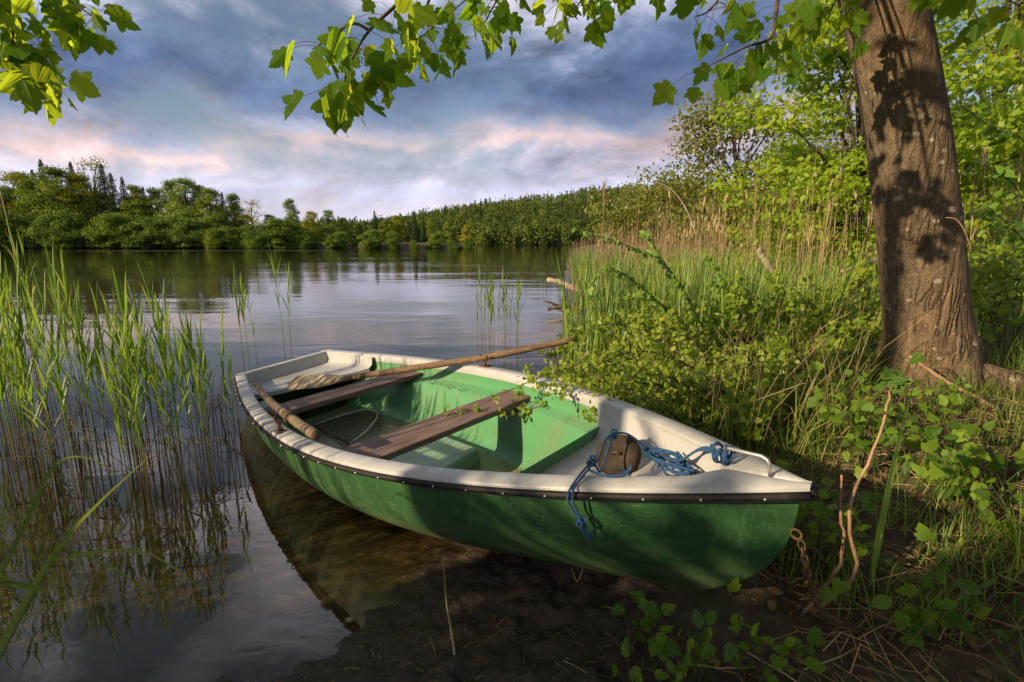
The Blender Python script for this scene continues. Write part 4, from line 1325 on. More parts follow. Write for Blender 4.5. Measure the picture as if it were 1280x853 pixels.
def bank_plants():
    g = np.random.default_rng(51)
    def on(px, y): 
        r = view_ray(px, 308); x = r[0] / r[1] * y; return (x, y, gz(x, y) - .02)
    # middle distance
    make_tree('willow_bush', 'olive green willow bush with a thin ragged top behind the reed belt', 'olive_tree', on(915, 24), g, cat='bush', H=7.0, W=9.5, n=15000, leaf=.17, trunk_h=.08, lumps=46, loose=.55)
    make_tree('willow_bush', 'low yellow green willow bush at the end of the reed belt by the water', 'olive_tree', on(838, 40), g, cat='bush', H=5.6, W=12, n=8000, leaf=.26, trunk_h=.06, lumps=34, loose=.3)
    make_tree('willow_bush', 'low olive bush between the reed belt and the bright green tree', 'olive_tree', on(985, 20), g, cat='bush', H=4.2, W=8, n=9000, leaf=.16, trunk_h=.06, lumps=36, loose=.4)
    make_tree('maple_tree', 'bright fresh green young tree just left behind the big trunk', 'bright_tree', on(1062, 10.5), g, H=5.6, W=5.6, n=24000, leaf=.115, trunk_h=.08, lumps=90, loose=.2)
    make_tree('maple_tree', 'bright green young tree hidden behind the big trunk to its right', 'bright_tree', on(1190, 11), g, H=3.7, W=4.0, n=6500, leaf=.115, trunk_h=.1, lumps=48, loose=.3)
    make_tree('alder_tree', 'olive green tree with open branches at the right edge of the view', 'olive_tree', on(1275, 15), g, H=7.0, W=5.5, n=6500, leaf=.15, trunk_h=.14, lumps=50, loose=.6)
    make_tree('alder_tree', 'thin tall tree showing sky between the big trunk and the right edge', 'bright_tree', on(1222, 18), g, H=11.5, W=4.6, n=5200, leaf=.16, trunk_h=.2, lumps=44, loose=.7)
    t0 = make_tree('alder_tree', 'olive green alder in the loose row behind the reed belt', 'olive_tree', on(1120, 30), g, group='alders behind the reed belt', H=8.5, W=7.5, n=7000, leaf=.24, trunk_h=.12, lumps=50, loose=.3)
    for px, y, s in [(1180, 27, .9), (1330, 26, 1.1), (1400, 22, .9), (1290, 34, 1.2), (1500, 30, 1.2), (1460, 24, 1.0), (1600, 26, 1.1)]:
        c = copy_tree(t0); c.location = on(px, y); c.rotation_euler = (0, 0, g.random() * 6.3); c.scale = (s, s, s)
    # herb layer between boat and reeds
    spots = [(765, 5.2, .55, .9), (815, 4.6, .62, 1.0), (870, 4.3, .7, 1.1), (930, 4.7, .8, 1.2), (985, 4.3, .72, 1.1), (1045, 4.8, .75, 1.1),
             (850, 3.6, .5, .9), (905, 3.4, .52, .9), (960, 3.1, .48, .8), (1010, 3.5, .5, .9), (1060, 3.8, .5, .9), (935, 2.75, .36, .6), (800, 3.9, .45, .8)]
    for i, (px, y, h, w) in enumerate(spots):
        shrub('leafy_shrub', 'leafy green shrub in the thicket between the boat and the reed belt', 'shrub', on(px, y), g, h, w, 12, 1000, T_CUR if i % 2 else T_HAW, .040 if y < 4 else .05, 'shrub_leaf', group='shrubs in the thicket behind the boat')
    for i, (px, y, h) in enumerate([(1250, 4.3, .9), (1285, 3.9, .85), (1235, 5.2, 1.0), (1290, 5.4, 1.1)]):
        shrub('leafy_shrub', 'leafy green shrub in the sun at the right of the maple trunk', 'shrub', on(px, y), g, h, 1.0, 8, 480, T_OV, .06, 'shrub_leaf', group='shrubs right of the maple trunk')
    # small-leaved hawthorn leaning over the far gunwale
    root = empty('hawthorn_bush', on(905, 3.15)); base = np.array(root.location)
    tag(root, 'small leaved hawthorn bush reaching over the far side of the boat', 'bush')
    st, lf = MB(), MB(); P = []
    mains = [[base, at(950, 545, 3.05), at(868, 493, 2.95), at(800, 478, 2.85), at(735, 456, 2.8), at(660, 478, 2.8), at(560, 527, 2.8)],
             [base, at(900, 520, 3.1), at(845, 470, 3.15), at(770, 445, 3.2), at(705, 462, 3.15), at(680, 480, 3.1)],
             [base, at(880, 540, 2.85), at(830, 515, 2.75), at(770, 505, 2.65), at(735, 530, 2.6)],
             [base, at(880, 480, 3.3), at(820, 420, 3.4), at(760, 405, 3.5), at(715, 425, 3.5), at(690, 445, 3.5)],
             [base, at(890, 470, 3.4), at(850, 400, 3.6), at(800, 370, 3.7)],
             [base, at(900, 500, 3.2), at(860, 440, 3.3), at(820, 400, 3.4), at(780, 430, 3.4)],
             [base, at(880, 500, 2.9), at(820, 466, 2.7), at(772, 482, 2.5), at(738, 522, 2.38)],
             [base, at(890, 480, 3.0), at(815, 440, 2.8), at(750, 455, 2.62), at(706, 492, 2.52)],
             [base, at(890, 530, 3.0), at(840, 500, 2.85), at(790, 505, 2.68), at(752, 545, 2.52)],
             [base, at(900, 510, 3.1), at(850, 470, 3.0), at(790, 470, 2.85), at(745, 500, 2.7)],
             [base, at(870, 530, 2.9), at(800, 500, 2.85), at(745, 490, 2.8), at(700, 500, 2.8), at(640, 520, 2.8)]]
    for k, c in enumerate(mains):
        pth = smooth_path(c, 34) - base; st.tube(pth, np.linspace(.010 if k == 0 else .007, .0018, 34), 5)
        for j in range(26):
            i = int(7 + 27 * g.random() ** .8); i = min(i, 33); b = pth[i]; d = rdir(g, 1)[0] + (-.35, 0, .05); d /= np.linalg.norm(d); l = .07 + .16 * g.random()
            if k in (0, 10) and i > 22: l *= .45
            tw = smooth_path([b, b + d * l * .5 + (0, 0, .015), b + d * l], 6); st.tube(tw, np.linspace(.0022, .001, 6), 4, cap=False)
            n = int(6 + l * 55); P.append(tw[g.integers(1, 6, n)] + g.normal(size=(n, 3)) * .012)
        n = (190 if k in (3, 4) else 120) if k in (2, 3, 4, 5, 6) else 45; P.append(pth[g.integers(14, 34, n)] + g.normal(size=(n, 3)) * .015)
    P = np.concatenate(P); n = len(P)
    scatter(lf, T_HAW, P, rdir(g, n) + (0, 0, -.2), rdir(g, n) * .6 + (-.5, -.4, .55), .031 * (.5 + .9 * g.random(n)), g.random(n))
    st.build('branches', M['twig'], root); lf.build('leaves', M['small_leaf'], root, smooth=False)
    # sapling with round leaves in two rows
    root = empty('round_leaved_sapling', on(880, 3.9)); base = np.array(root.location)
    tag(root, 'sapling with arching stems of round leaves in front of the reed belt', 'sapling')
    st, lf = MB(), MB()
    for c in ([base, at(870, 400, 3.8), at(830, 330, 3.6), at(780, 306, 3.45), at(718, 286, 3.3)], [base, at(880, 420, 3.8), at(850, 360, 3.7), at(812, 300, 3.6), at(806, 292, 3.55)],
              [base, at(860, 420, 3.7), at(825, 380, 3.55), at(790, 350, 3.4), at(757, 335, 3.3), at(735, 362, 3.3)], [base, at(890, 410, 3.9), at(900, 350, 3.8), at(880, 318, 3.7)]):
        pth = smooth_path(c, 30) - base; st.tube(pth, np.linspace(.006, .0016, 30), 5)
        t = np.gradient(pth, axis=0); t /= np.linalg.norm(t, axis=1, keepdims=True)
        ii = np.arange(10, 30); sgn = np.where(ii % 2 == 0, 1, -1)[:, None]
        sdv = np.cross(t[ii], (0, -.5, 1))
        for rep in range(2):
            y = sdv * sgn * (1 if rep else -1) * .8 + t[ii] * .4 + g.normal(size=(20, 3)) * .25 + (0, 0, -.35)
            scatter(lf, T_OV, pth[ii] + g.normal(size=(20, 3)) * .006, y, rdir(g, 20) * .5 + (-.8, -.6, .4), .048 * (.6 + .8 * g.random(20)) * np.linspace(1.1, .8, 20), g.random(20))
    st.build('stems', M['twig'], root); lf.build('leaves', M['round_leaf'], root, smooth=False)
    # twig with leaves in front of the trunk's right side
    root = empty('leafy_branch_shrub', on(1330, 3.6)); base = np.array(root.location)
    tag(root, 'dark leaved shrub arching in beside the right edge of the maple trunk', 'shrub')
    st, lf = MB(), MB()
    for c in ([base, at(1310, 300, 3.5), at(1285, 185, 3.3), at(1240, 160, 3.2), at(1196, 128, 3.1)], [base, at(1300, 320, 3.5), at(1270, 235, 3.3), at(1225, 205, 3.2)], [base, at(1300, 340, 3.5), at(1260, 280, 3.4), at(1215, 255, 3.3)]):
        pth = smooth_path(c, 30) - base; st.tube(pth, np.linspace(.007, .0016, 30), 5)
        n = 46; ii = g.integers(10, 30, n)
        scatter(lf, T_OV, pth[ii] + g.normal(size=(n, 3)) * .03, rdir(g, n) + (0, 0, -.5), rdir(g, n) * .6 + (-.3, -.4, .6), .058 * (.7 + .6 * g.random(n)), g.random(n) * .5)
    st.build('stems', M['twig'], root); lf.build('leaves', M['round_leaf'], root, smooth=False)
    # tall blades standing in the thicket
    for i, (px, y, h, l) in enumerate([(995, 4.3, 1.0, 'upright iris leaves among the shrubs left of the trunk'), (872, 4.5, 1.1, 'upright iris leaves in the thicket above the arching hawthorn branch'), (1152, 1.55, .78, 'single broad iris leaf standing upright before the maple foot'), (1000, 2.6, .5, 'bent iris leaf leaning toward the bow at the thicket edge')]):
        x, yy, z = on(px, y); mb = MB()
        for k in range(1 if i == 2 else (2 if i == 3 else 9)):
            a = g.random() * 6.3
            if i == 2: blade(mb, (0, 0, 0), (.35, -.9), h, .042, .02, .10, .75, 10)
            elif i == 3: blade(mb, (0, 0, 0), (.6, -.8), .55, .022, .5 + .3 * k, .9, .8, 10)
            else: blade(mb, (.10 * g.normal(), .06 * g.normal(), 0), (math.cos(a), math.sin(a)), h * (.7 + .35 * g.random()), .026, .02 + .12 * g.random(), .12 * g.random(), g.random(), 9)
        o = mb.build('iris_plant', M['sedge'], None, smooth=False); o.location = (x, yy, z); tag(o, l, 'iris plant')
    # near right corner
    near = [((1075, 1.62), .42, .40, 7, 90, T_CUR, .050, 'lobed leaf bush in the shade just right of the bow'),
            ((1118, 2.2), .52, .5, 7, 120, T_CUR, .052, 'lobed leaf bush in front of the maple foot'),
            ((1240, 2.05), .34, .6, 7, 120, T_CUR, .056, 'spreading lobed leaf bush right of the maple foot'),
            ((1290, 1.75), .30, .55, 6, 90, T_CUR, .056, 'lobed leaf bush at the right edge below the root'),
            ((1010, 1.22), .22, .42, 6, 54, T_CUR, .046, 'low lobed leaf plant at the bottom below the bow'),
            ((1262, 1.30), .24, .4, 5, 50, T_CUR, .05, 'dark leafy plant in the extreme bottom right corner'),
            ((1020, 1.75), .30, .4, 6, 90, T_CUR, .045, 'dark leafy plant tucked behind the bow chain'),
            ((1160, 2.6), .34, .5, 6, 90, T_HAW, .045, 'small leaved plant at the very foot of the maple trunk'),
            ((905, 1.30), .17, .30, 5, 46, T_CUR, .044, 'small lobed leaf plant on the mud below the hull'),
            ((815, 1.36), .15, .26, 4, 22, T_CUR, .050, 'smallest leafy seedling on the mud left of the others')]
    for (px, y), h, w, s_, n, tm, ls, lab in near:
        shrub('lobed_leaf_plant', lab, 'plant', on(px, y), g, h, w, s_, int(n * .75), tm, ls * 1.0, 'shaded_lobed_leaf', stem_r=.004, stem_mat='twig', hang=.1)
    root = empty('bare_sapling', on(1058, 1.5)); base = np.array(root.location)
    tag(root, 'two thin tan sapling stems standing before the dark bank by the bow', 'sapling')
    for c in ([base, at(1052, 700, 1.45), at(1050, 640, 1.42), at(1052, 594, 1.40)], [base + (.02, 0, 0), at(1068, 720, 1.42), at(1062, 660, 1.4), at(1064, 620, 1.4), at(1090, 570, 1.42), at(1108, 510, 1.45), at(1113, 478, 1.47)]):
        mb = MB(); pth = smooth_path(c, 20) - base; pth[1:-1] += g.normal(size=(18, 3)) * .002
        mb.tube(pth, np.linspace(.0065, .003, 20), 7); mb.build('stem', M['twig_tan'], root)
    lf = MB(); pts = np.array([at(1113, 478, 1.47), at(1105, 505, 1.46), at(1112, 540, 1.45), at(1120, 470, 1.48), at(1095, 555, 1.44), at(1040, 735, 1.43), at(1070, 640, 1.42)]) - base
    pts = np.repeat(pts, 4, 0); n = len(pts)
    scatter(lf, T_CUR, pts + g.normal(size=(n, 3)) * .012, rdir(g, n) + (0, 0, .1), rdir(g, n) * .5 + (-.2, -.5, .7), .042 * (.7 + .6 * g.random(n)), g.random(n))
    lf.build('leaves', M['shaded_lobed_leaf'], root, smooth=False)


bank_plants()


# ------------------------------------------------------------------ the big maple and its hanging boughs
def trunk_mesh(mb, ctrl, rads, n=72, m=120, seed=0, flare=True):
    p = smooth_path(ctrl, m); r = np.interp(np.linspace(0, 1, m), np.linspace(0, 1, len(rads)), rads)
    a = np.linspace(0, 2 * PI, n + 1)[:-1]
    rows = []
    for i in range(m):
        h = p[i, 2] - p[0, 2]
        rr = r[i] * (1 + .03 * fbm(np.cos(a) * 2 + 5, np.sin(a) * 2 + h * 1.5, 4) * 2 + .02 * fbm(a * 9, np.full(n, h * 1.2), 3))
        if flare:
            f = math.exp(-max(h, 0) / .17)
            rr = rr * (1 + f * (.34 + .26 * np.cos(5 * a + .6) + .12 * np.cos(3 * a + 2)))
        rows.append(p[i] + np.stack([rr * np.cos(a), rr * np.sin(a), np.zeros(n)], 1))
    P = np.array(rows)
    mb.grid(np.transpose(P, (1, 0, 2))[::1], closed_u=True)


def hang_leaves(g, lf, st, pth, n, size, start=.15, spread=.12):
    """maple leaves on long stalks in pairs along a twig"""
    m = len(pth)
    i = (start * m + (1 - start) * m * np.sort(g.random(n))).astype(int).clip(0, m - 1)
    b = pth[i]; d = rdir(g, n) * (1, 1, .6) + (0, 0, -.15); d /= np.linalg.norm(d, axis=1, keepdims=True)
    l = spread * (.5 + .8 * g.random(n)); e = b + d * l[:, None] + np.stack([np.zeros(n), np.zeros(n), -.25 * l], 1)
    for q0, q1, dd in zip(b, e, d):
        st.tube([q0, (q0 + q1) / 2 + (0, 0, .012), q1], .0011, 3, cap=False)
    y = d * .55 + rdir(g, n) * .3 + (0, 0, -.75); z = rdir(g, n) * .9 + (.15, -.35, .5)
    scatter_mix(g, lf, VARIANTS['maple'], e, y, z, size * (.5 + .75 * g.random(n)), g.random(n))


def maple():
    g = np.random.default_rng(61)
    b0 = np.array([2.82, 3.34, gz(2.82, 3.34) - .10])
    root = empty('maple_tree', tuple(b0)); tag(root, 'big leaning maple trunk on the bank with hanging leafy boughs', 'tree')
    mb = MB()
    c = [b0, b0 + (-.01, 0, .35), at(1158, 400, 3.34), at(1148, 290, 3.32), at(1131, 150, 3.30), at(1102, 0, 3.26), at(1064, -140, 3.2), (1.9, 3.1, 4.6)]
    c = [np.array(q) - b0 for q in c]
    trunk_mesh(mb, c, [.275, .258, .238, .226, .216, .206, .20, .17])
    # a knot hole with a rim
    mb.build('trunk', M['bark'], root)
    kn = MB(); q = np.array(c[3]) + (-.165, -.145, -.0)
    for a0, s in ((0, 1.0),):
        kn.tube([q + np.array([.02 * math.cos(t) * .8, -.02 * math.cos(t) * .3, .045 * math.sin(t)]) for t in np.linspace(0, 2 * PI, 14)], .014, 8, cap=False)
    kn.build('knot', M['bark'], root)
    for k, (a, l) in enumerate([(3.5, .75), (4.3, .6), (5.4, .8), (2.6, .6)]):
        rt = MB(); pts = []
        for t in np.linspace(0, 1, 9):
            x = .22 * math.cos(a) + l * t * math.cos(a + .4 * t); y = .22 * math.sin(a) + l * t * math.sin(a + .4 * t)
            pts.append((x, y, gz(b0[0] + x, b0[1] + y) - b0[2] + .10 * (1 - t) ** 2 - .02 - .03 * t))
        rt.tube(pts, np.linspace(.09, .018, 9), 9, flat=1.0); rt.build('root', M['bark'], root)
    st, lf = MB(), MB()
    top = c[6] + b0
    boughs = [  # (control points, leaf count, leaf size)
        ([top, at(760, -160, 2.76), at(560, -60, 2.42), at(502, 0, 2.30), at(462, 38, 2.24), at(440, 75, 2.19), at(426, 118, 2.17)], 36, 0.124),
        ([at(462, 38, 2.24), at(440, 30, 2.24), at(410, 50, 2.18), at(390, 62, 2.15)], 10, 0.119),
        ([at(560, -60, 2.42), at(530, 20, 2.36), at(540, 35, 2.34), at(520, 50, 2.30)], 22, 0.108),
        ([top, at(860, -140, 2.65), at(680, -60, 2.60), at(590, -5, 2.48), at(560, 20, 2.48)], 34, 0.113),
        ([at(860, -140, 2.65), at(760, -60, 2.54), at(722, -15, 2.48), at(700, 5, 2.48)], 16, 0.119),
        ([at(860, -140, 2.65), at(820, -60, 2.60), at(840, -22, 2.60)], 10, 0.108),
        ([at(860, -140, 2.65), at(790, -50, 2.45), at(735, -8, 2.4), at(712, 22, 2.4)], 16, .10),
        ([at(680, -60, 2.6), at(640, -30, 2.5), at(618, 6, 2.45), at(600, 40, 2.4)], 18, .09),
        ([at(860, -140, 2.65), at(800, -50, 2.5), at(775, -12, 2.45)], 8, .10),
        ([top, at(1010, -90, 2.7), at(975, -10, 2.45), at(965, 45, 2.4), at(930, 60, 2.35), at(876, 88, 2.3)], 34, .098),
        ([at(1010, -90, 2.7), at(930, -40, 2.5), at(890, 10, 2.4), at(868, 22, 2.4)], 16, .092),
        ([top, at(1060, -40, 2.8), at(1040, 10, 2.7), at(1035, 25, 2.65)], 16, .12),
        ([top, at(1050, -30, 2.9), at(1060, 30, 2.9), at(1070, 55, 2.9)], 10, .11),
        ([top, at(1200, -120, 2.8), at(1225, -40, 2.5), at(1250, -8, 2.45), at(1275, 8, 2.4)], 22, .12),
        ([at(1200, -120, 2.8), at(1180, -40, 2.7), at(1178, -5, 2.7)], 10, .11),
    ]
    for ctrl, n, ls in boughs:
        p = smooth_path(ctrl, 34) - b0
        st.tube(p, np.linspace(.014 if len(ctrl) > 5 else .007, .0022, 34), 6)
        hang_leaves(g, lf, st, p, n, ls * .84, .45 if len(ctrl) > 5 else .3)
    # fruit strings
    for px, py, y in ((408, 110, 2.2), (432, 140, 2.18), (470, 100, 2.2), (452, 60, 2.24), (478, 90, 2.24)):
        q = at(px, py, y) - b0; pt = [q + (0.004 * math.sin(k), 0, -.012 * k) for k in range(9)]
        st.tube(pt, .0008, 3, cap=False)
        for k in range(14): st.ball(pt[k % 9] + g.normal(size=3) * .005, .0028, 4)
    st.build('branches', M['twig'], root); lf.build('leaves', M['maple_leaf'], root, smooth=False)
    # upper crown above the view
    cr, lb = MB(), MB()
    for k in range(16):
        a = g.random() * 6.3; rr = .8 + 2.4 * g.random(); e = np.array([1.6 + rr * math.cos(a), 3.0 + rr * math.sin(a), 4.3 + 2.0 * g.random()])
        e[2] = max(e[2], 1.4 + .5 * math.hypot(e[0], max(e[1], 0)) + .9)
        p = smooth_path([np.array([1.9, 3.1, 4.4]), (np.array([1.9, 3.1, 4.4]) + e) / 2 + (0, 0, .3), e], 12) - b0
        lb.tube(p, np.linspace(.05, .008, 12), 6)
        n = 60; q = p[g.integers(5, 12, n)] + g.normal(size=(n, 3)) * .38
        q[:, 2] = np.maximum(q[:, 2], 2.6 - b0[2] + .5)
        scatter(cr, T_MAPLE, q, rdir(g, n) + (0, 0, -.7), rdir(g, n) * .6 + (0, 0, .8), .14 * (.7 + .6 * g.random(n)), g.random(n))

    # unseen leafy roof added above the view to keep skylight off boat and bank
    for k in range(120):
        e = np.array([-1.6 + 6.2 * g.random(), -2.4 + 6.6 * g.random(), 0])
        e[2] = max(3.4, 1.95 + .45 * e[1]) + .25 + 1.5 * g.random() ** 1.3
        t0 = np.array([1.9, 3.1, 4.4]); p = smooth_path([t0, (t0 + e) / 2 + (0, 0, .35), e], 12) - b0
        p[:, 2] = np.maximum(p[:, 2], 1.75 + .44 * (p[:, 1] + b0[1]) - b0[2])
        lb.tube(p, np.linspace(.022, .005, 12), 5)
        n = 46; q = p[g.integers(8, 12, n)] + g.normal(size=(n, 3)) * (.34, .34, .16)
        q[:, 2] = np.maximum(q[:, 2], np.maximum(3.15, 1.9 + .44 * (q[:, 1] + b0[1])) - b0[2])
        scatter(cr, T_MAPLE, q, rdir(g, n) + (0, 0, -.2), rdir(g, n) * .45 + (0, 0, 1), .17 * (.7 + .6 * g.random(n)), g.random(n))
    lb.build('limbs', M['bark'], root); cr.build('crown', M['maple_leaf'], root, smooth=False)

    # a second maple outside the view on the left; one bough hangs into the corner
    b1 = np.array([-4.3, -.3, gz(-4.3, -.3) - .1])
    root = empty('maple_tree', tuple(b1)); tag(root, 'maple leaning in from the left with leaves in the top left corner and added low shading foliage', 'tree')
    mb = MB(); trunk_mesh(mb, [np.zeros(3), np.array([.02, 0, .5]), np.array([.1, .05, 1.8]), np.array([.2, .1, 4.2])], [.17, .15, .13, .07], n=24, m=40)
    mb.build('trunk', M['bark'], root)
    st, lf = MB(), MB()
    tp = b1 + (.15, .08, 3.0)
    for ctrl, n, ls in [([tp, at(-150, -60, 3.27), at(-40, -25, 2.91), at(10, 35, 2.84), at(50, 95, 2.77)], 34, .12), ([at(-40, -25, 2.91), at(12, 20, 2.84), at(14, 80, 2.84)], 18, .115),
                        ([tp, at(-60, -80, 3.12), at(40, -30, 2.91), at(100, 10, 2.84), at(118, 22, 2.84)], 30, .11), ([at(-150, -60, 3.27), at(-30, 40, 2.98), at(0, 75, 2.91)], 16, .115)]:
        p = smooth_path(ctrl, 30) - b1
        st.tube(p, np.linspace(.010, .002, 30), 6); hang_leaves(g, lf, st, p, int(n * 1.25), ls * .98, .45, spread=.13)
    st.build('branches', M['twig'], root); lf.build('leaves', M['maple_leaf'], root, smooth=False)
    cr, lb = MB(), MB()  # unseen low foliage, its sloping top shaped to shade the mud and bow
    for k in range(64):
        a = g.random() * 6.3; rr = .25 + 1.45 * g.random()
        e = np.array([-3.9 + .5 * g.normal(), -1.45 + 1.65 * (2 * g.random() - 1), 0])
        e[2] = .3 + (.82 - .98 * e[1]) * g.random() ** .8
        p = smooth_path([b1 + (.05, 0, max(.4, e[2] * .7)), (b1 + (.05, 0, .5) + e) / 2 + (0, 0, .2), e], 10) - b1
        lb.tube(p, np.linspace(.02, .005, 10), 5)
        n = 70; q = p[g.integers(5, 10, n)] + g.normal(size=(n, 3)) * .17
        scatter(cr, T_MAPLE, q, rdir(g, n) + (0, 0, -.6), rdir(g, n) * .6 + (0, 0, .8), .14 * (.7 + .6 * g.random(n)), g.random(n))
    lb.build('limbs', M['bark'], root); cr.build('crown', M['maple_leaf'], root, smooth=False)


maple()


# ------------------------------------------------------------------ driftwood, sticks, litter, grass
def log(name, label, pts, r0, r1, mat, cat='log', n=10, seed=0, stubs=()):
    g = np.random.default_rng(seed)
    p = smooth_path(pts, 26); p[1:-1] += g.normal(size=(24, 3)) * r0 * .06
    mb = MB(); mb.tube(p, np.linspace(r0, r1, 26) * (1 + .08 * g.normal(size=26)), n)
    for i, d, l, r in stubs:
        mb.tube([p[i], p[i] + np.array(d) * l * .5 + (0, 0, .05 * l), p[i] + np.array(d) * l], [r, r * .8, r * .5], 7)
    o = mb.build(name, M[mat], None); tag(o, label, cat); return o


def loose_things():
    log('driftwood_log', 'pale driftwood log lying on the water at the edge of the reeds', [at(684, 350, 12.5), at(700, 353, 12.4), at(716, 360, 12.3), at(746, 366, 12.2)], .06, .10, 'driftwood', seed=1)
    log('driftwood_branch', 'dark forked driftwood branch in the water before the pale log', [at(684, 387, 8.4), at(700, 384, 8.4), at(722, 386, 8.4), at(752, 387, 8.3)], .03, .045, 'dark_wood', seed=2, stubs=[(8, (-.9, 0, .35), .30, .022)])
    log('dead_branch', 'pale dead branch stub leaning up out of the sedge', [at(948, 311, 6.6), at(956, 325, 6.6), at(966, 340, 6.5), at(980, 362, 6.4)], .045, .035, 'driftwood', cat='branch', seed=3)
    log('fallen_branch', 'pale fallen branch lying level in the sedge left of the trunk', [at(1052, 340, 6.2), at(1075, 332, 6.2), at(1108, 322, 6.2)], .02, .025, 'driftwood', cat='branch', seed=4)
    log('driftwood_log', 'thick pale fallen trunk half hidden behind the hawthorn', [at(835, 400, 5.4), at(868, 420, 5.2), at(905, 432, 5.1)], .09, .11, 'driftwood', seed=5)
    log('bare_twig', 'bare pale twig leaning over the reed belt against the sky', [at(820, 228, 15), at(840, 238, 15), at(858, 262, 15), at(872, 300, 15)], .012, .025, 'driftwood', cat='twig', n=6, seed=6)
    log('leaning_stick', 'reddish stick leaning against the foot of the maple', [at(1136, 445, 2.95), at(1180, 475, 2.85), at(1225, 500, 2.75), at(1282, 532, 2.65)], .010, .014, 'twig_tan', cat='stick', n=8, seed=7)
    log('thorny_twig', 'thin red twig curving past the right side of the trunk', [at(1182, 272, 2.95), at(1196, 275, 2.92), at(1206, 290, 2.9), at(1214, 312, 2.9)], .0022, .003, 'twig_tan', cat='twig', n=5, seed=8)
    log('reed_straw', 'long pale dead stem stuck in the mud below the hull', [at(555, 703, 1.98), at(558, 750, 1.72), at(566, 800, 1.52), at(574, 860, 1.33)], .0035, .005, 'dry_reed', cat='stem', n=6, seed=9)
    def flat(pts, r, mat, name, label, cat='stick'):
        q = []
        for px, py in pts:
            w = on_plane(px, py, .06); q.append((w[0], w[1], max(gz(w[0], w[1]), 0) + r * .8))
        log(name, label, q, r, r * .7, mat, cat=cat, n=6, seed=len(pts) + int(pts[0][0]))
    flat([(818, 731), (848, 742)], .004, 'twig_tan', 'mud_stick', 'short straw lying on the mud right under the hull')
    flat([(714, 714), (722, 730), (733, 708)], .004, 'dry_reed', 'mud_stick', 'little forked straw on the mud beneath the green hull')
    flat([(676, 762), (684, 742), (694, 726)], .004, 'dark_wood', 'mud_stick', 'dark thin stick on the mud left of the forked straw')
    flat([(752, 765), (776, 766)], .004, 'dry_reed', 'mud_stick', 'pale straw lying beside the smallest seedling')
    for (px, py, s, lab) in [(886, 744, .022, 'small pale pebble under the forefoot of the boat'), (436, 756, .016, 'pale pebble at the edge of the shallow water')]:
        w = on_plane(px, py, .06); mb = MB(); mb.ball((0, 0, 0), s, 10, (1.2, .8, .55)); o = mb.build('pebble', M['shell'], None); o.location = (w[0], w[1], max(gz(w[0], w[1]), -.01) + s * .25); tag(o, lab, 'pebble')
    g = np.random.default_rng(71)
    # straw and dead leaves on the bank
    mb = MB()
    for i in range(9500):
        y = .7 + 5.5 * g.random(); x = .55 + 4.2 * g.random()
        d = sd(x, y) 
        if d < .75 or w_in_boat(x, y) or g.random() > np.interp(d, [.75, 1.5], [.12, 1]): continue
        z = gz(x, y) + .006; a = g.random() * 6.3
        if i % 3:
            l = .06 + .18 * g.random(); k = g.normal() * .4
            mb.tube([(x, y, z), (x + l * .5 * math.cos(a), y + l * .5 * math.sin(a), z + .012 + .02 * g.random()), (x + l * math.cos(a + k), y + l * math.sin(a + k), z + .004)], .0013 + .001 * g.random(), 3, var=.25 + .7 * g.random(), cap=False)
        else:
            scatter(mb, T_OV, np.array([[x, y, z]]), np.array([[math.cos(a), math.sin(a), .2 * g.normal()]]), np.array([[.4 * g.normal(), .4 * g.normal(), 1]]), .035 + .03 * g.random(), .5 * g.random())
    tag(mb.build('leaf_litter', M['litter'], None, smooth=False), 'dead straw and brown leaves strewn over the bank', 'litter', kind='stuff')
    mb = MB()
    for i in range(2200):
        y = 1.0 + 1.6 * g.random(); x = -1.0 + 2.4 * g.random(); d = sd(x, y)
        if d < .02 or w_in_boat(x, y): continue
        z = gz(x, y) + .002; a = g.random() * 6.3; l = .012 + .09 * g.random() ** 3
        mb.tube([(x, y, z), (x + l * .5 * math.cos(a), y + l * .5 * math.sin(a), z + .004), (x + l * math.cos(a), y + l * math.sin(a), z)], .0012, 3, var=.9 * g.random() ** 1.6, cap=False)
    tag(mb.build('mud_litter', M['litter'], None), 'bits of dark straw and twig pressed into the wet mud', 'litter', kind='stuff')
    # grass
    mb = MB()
    tufts = [(g.random() * 3.6 + 1.0, .8 + 4.5 * g.random()) for _ in range(420)] + [(1.75 + .3 * g.normal(), 1.45 + .15 * g.normal()) for _ in range(14)] + [(1.5 + .5 * g.random(), 1.15 + .4 * g.random()) for _ in range(14)]
    for tx, ty in tufts:
        d = sd(tx, ty)
        if d < .9 or w_in_boat(tx, ty): continue
        hs = .09 + .22 * g.random()
        for j in range(26):
            x, y = tx + .06 * g.normal(), ty + .06 * g.normal(); a = g.random() * 6.3
            blade(mb, (x, y, gz(x, y) - .01 if j == 0 else gz(tx, ty) - .015), (math.cos(a), math.sin(a)), hs * (.5 + .8 * g.random()), .0042, .1 + .5 * g.random(), .4 + 1.0 * g.random(), g.random(), 6)
    tag(mb.build('grass', M['grass'], None, smooth=False), 'tufts of green grass over the bank', 'grass', kind='stuff')
    # tangle of thin stems and grass in the thicket
    mb = MB()
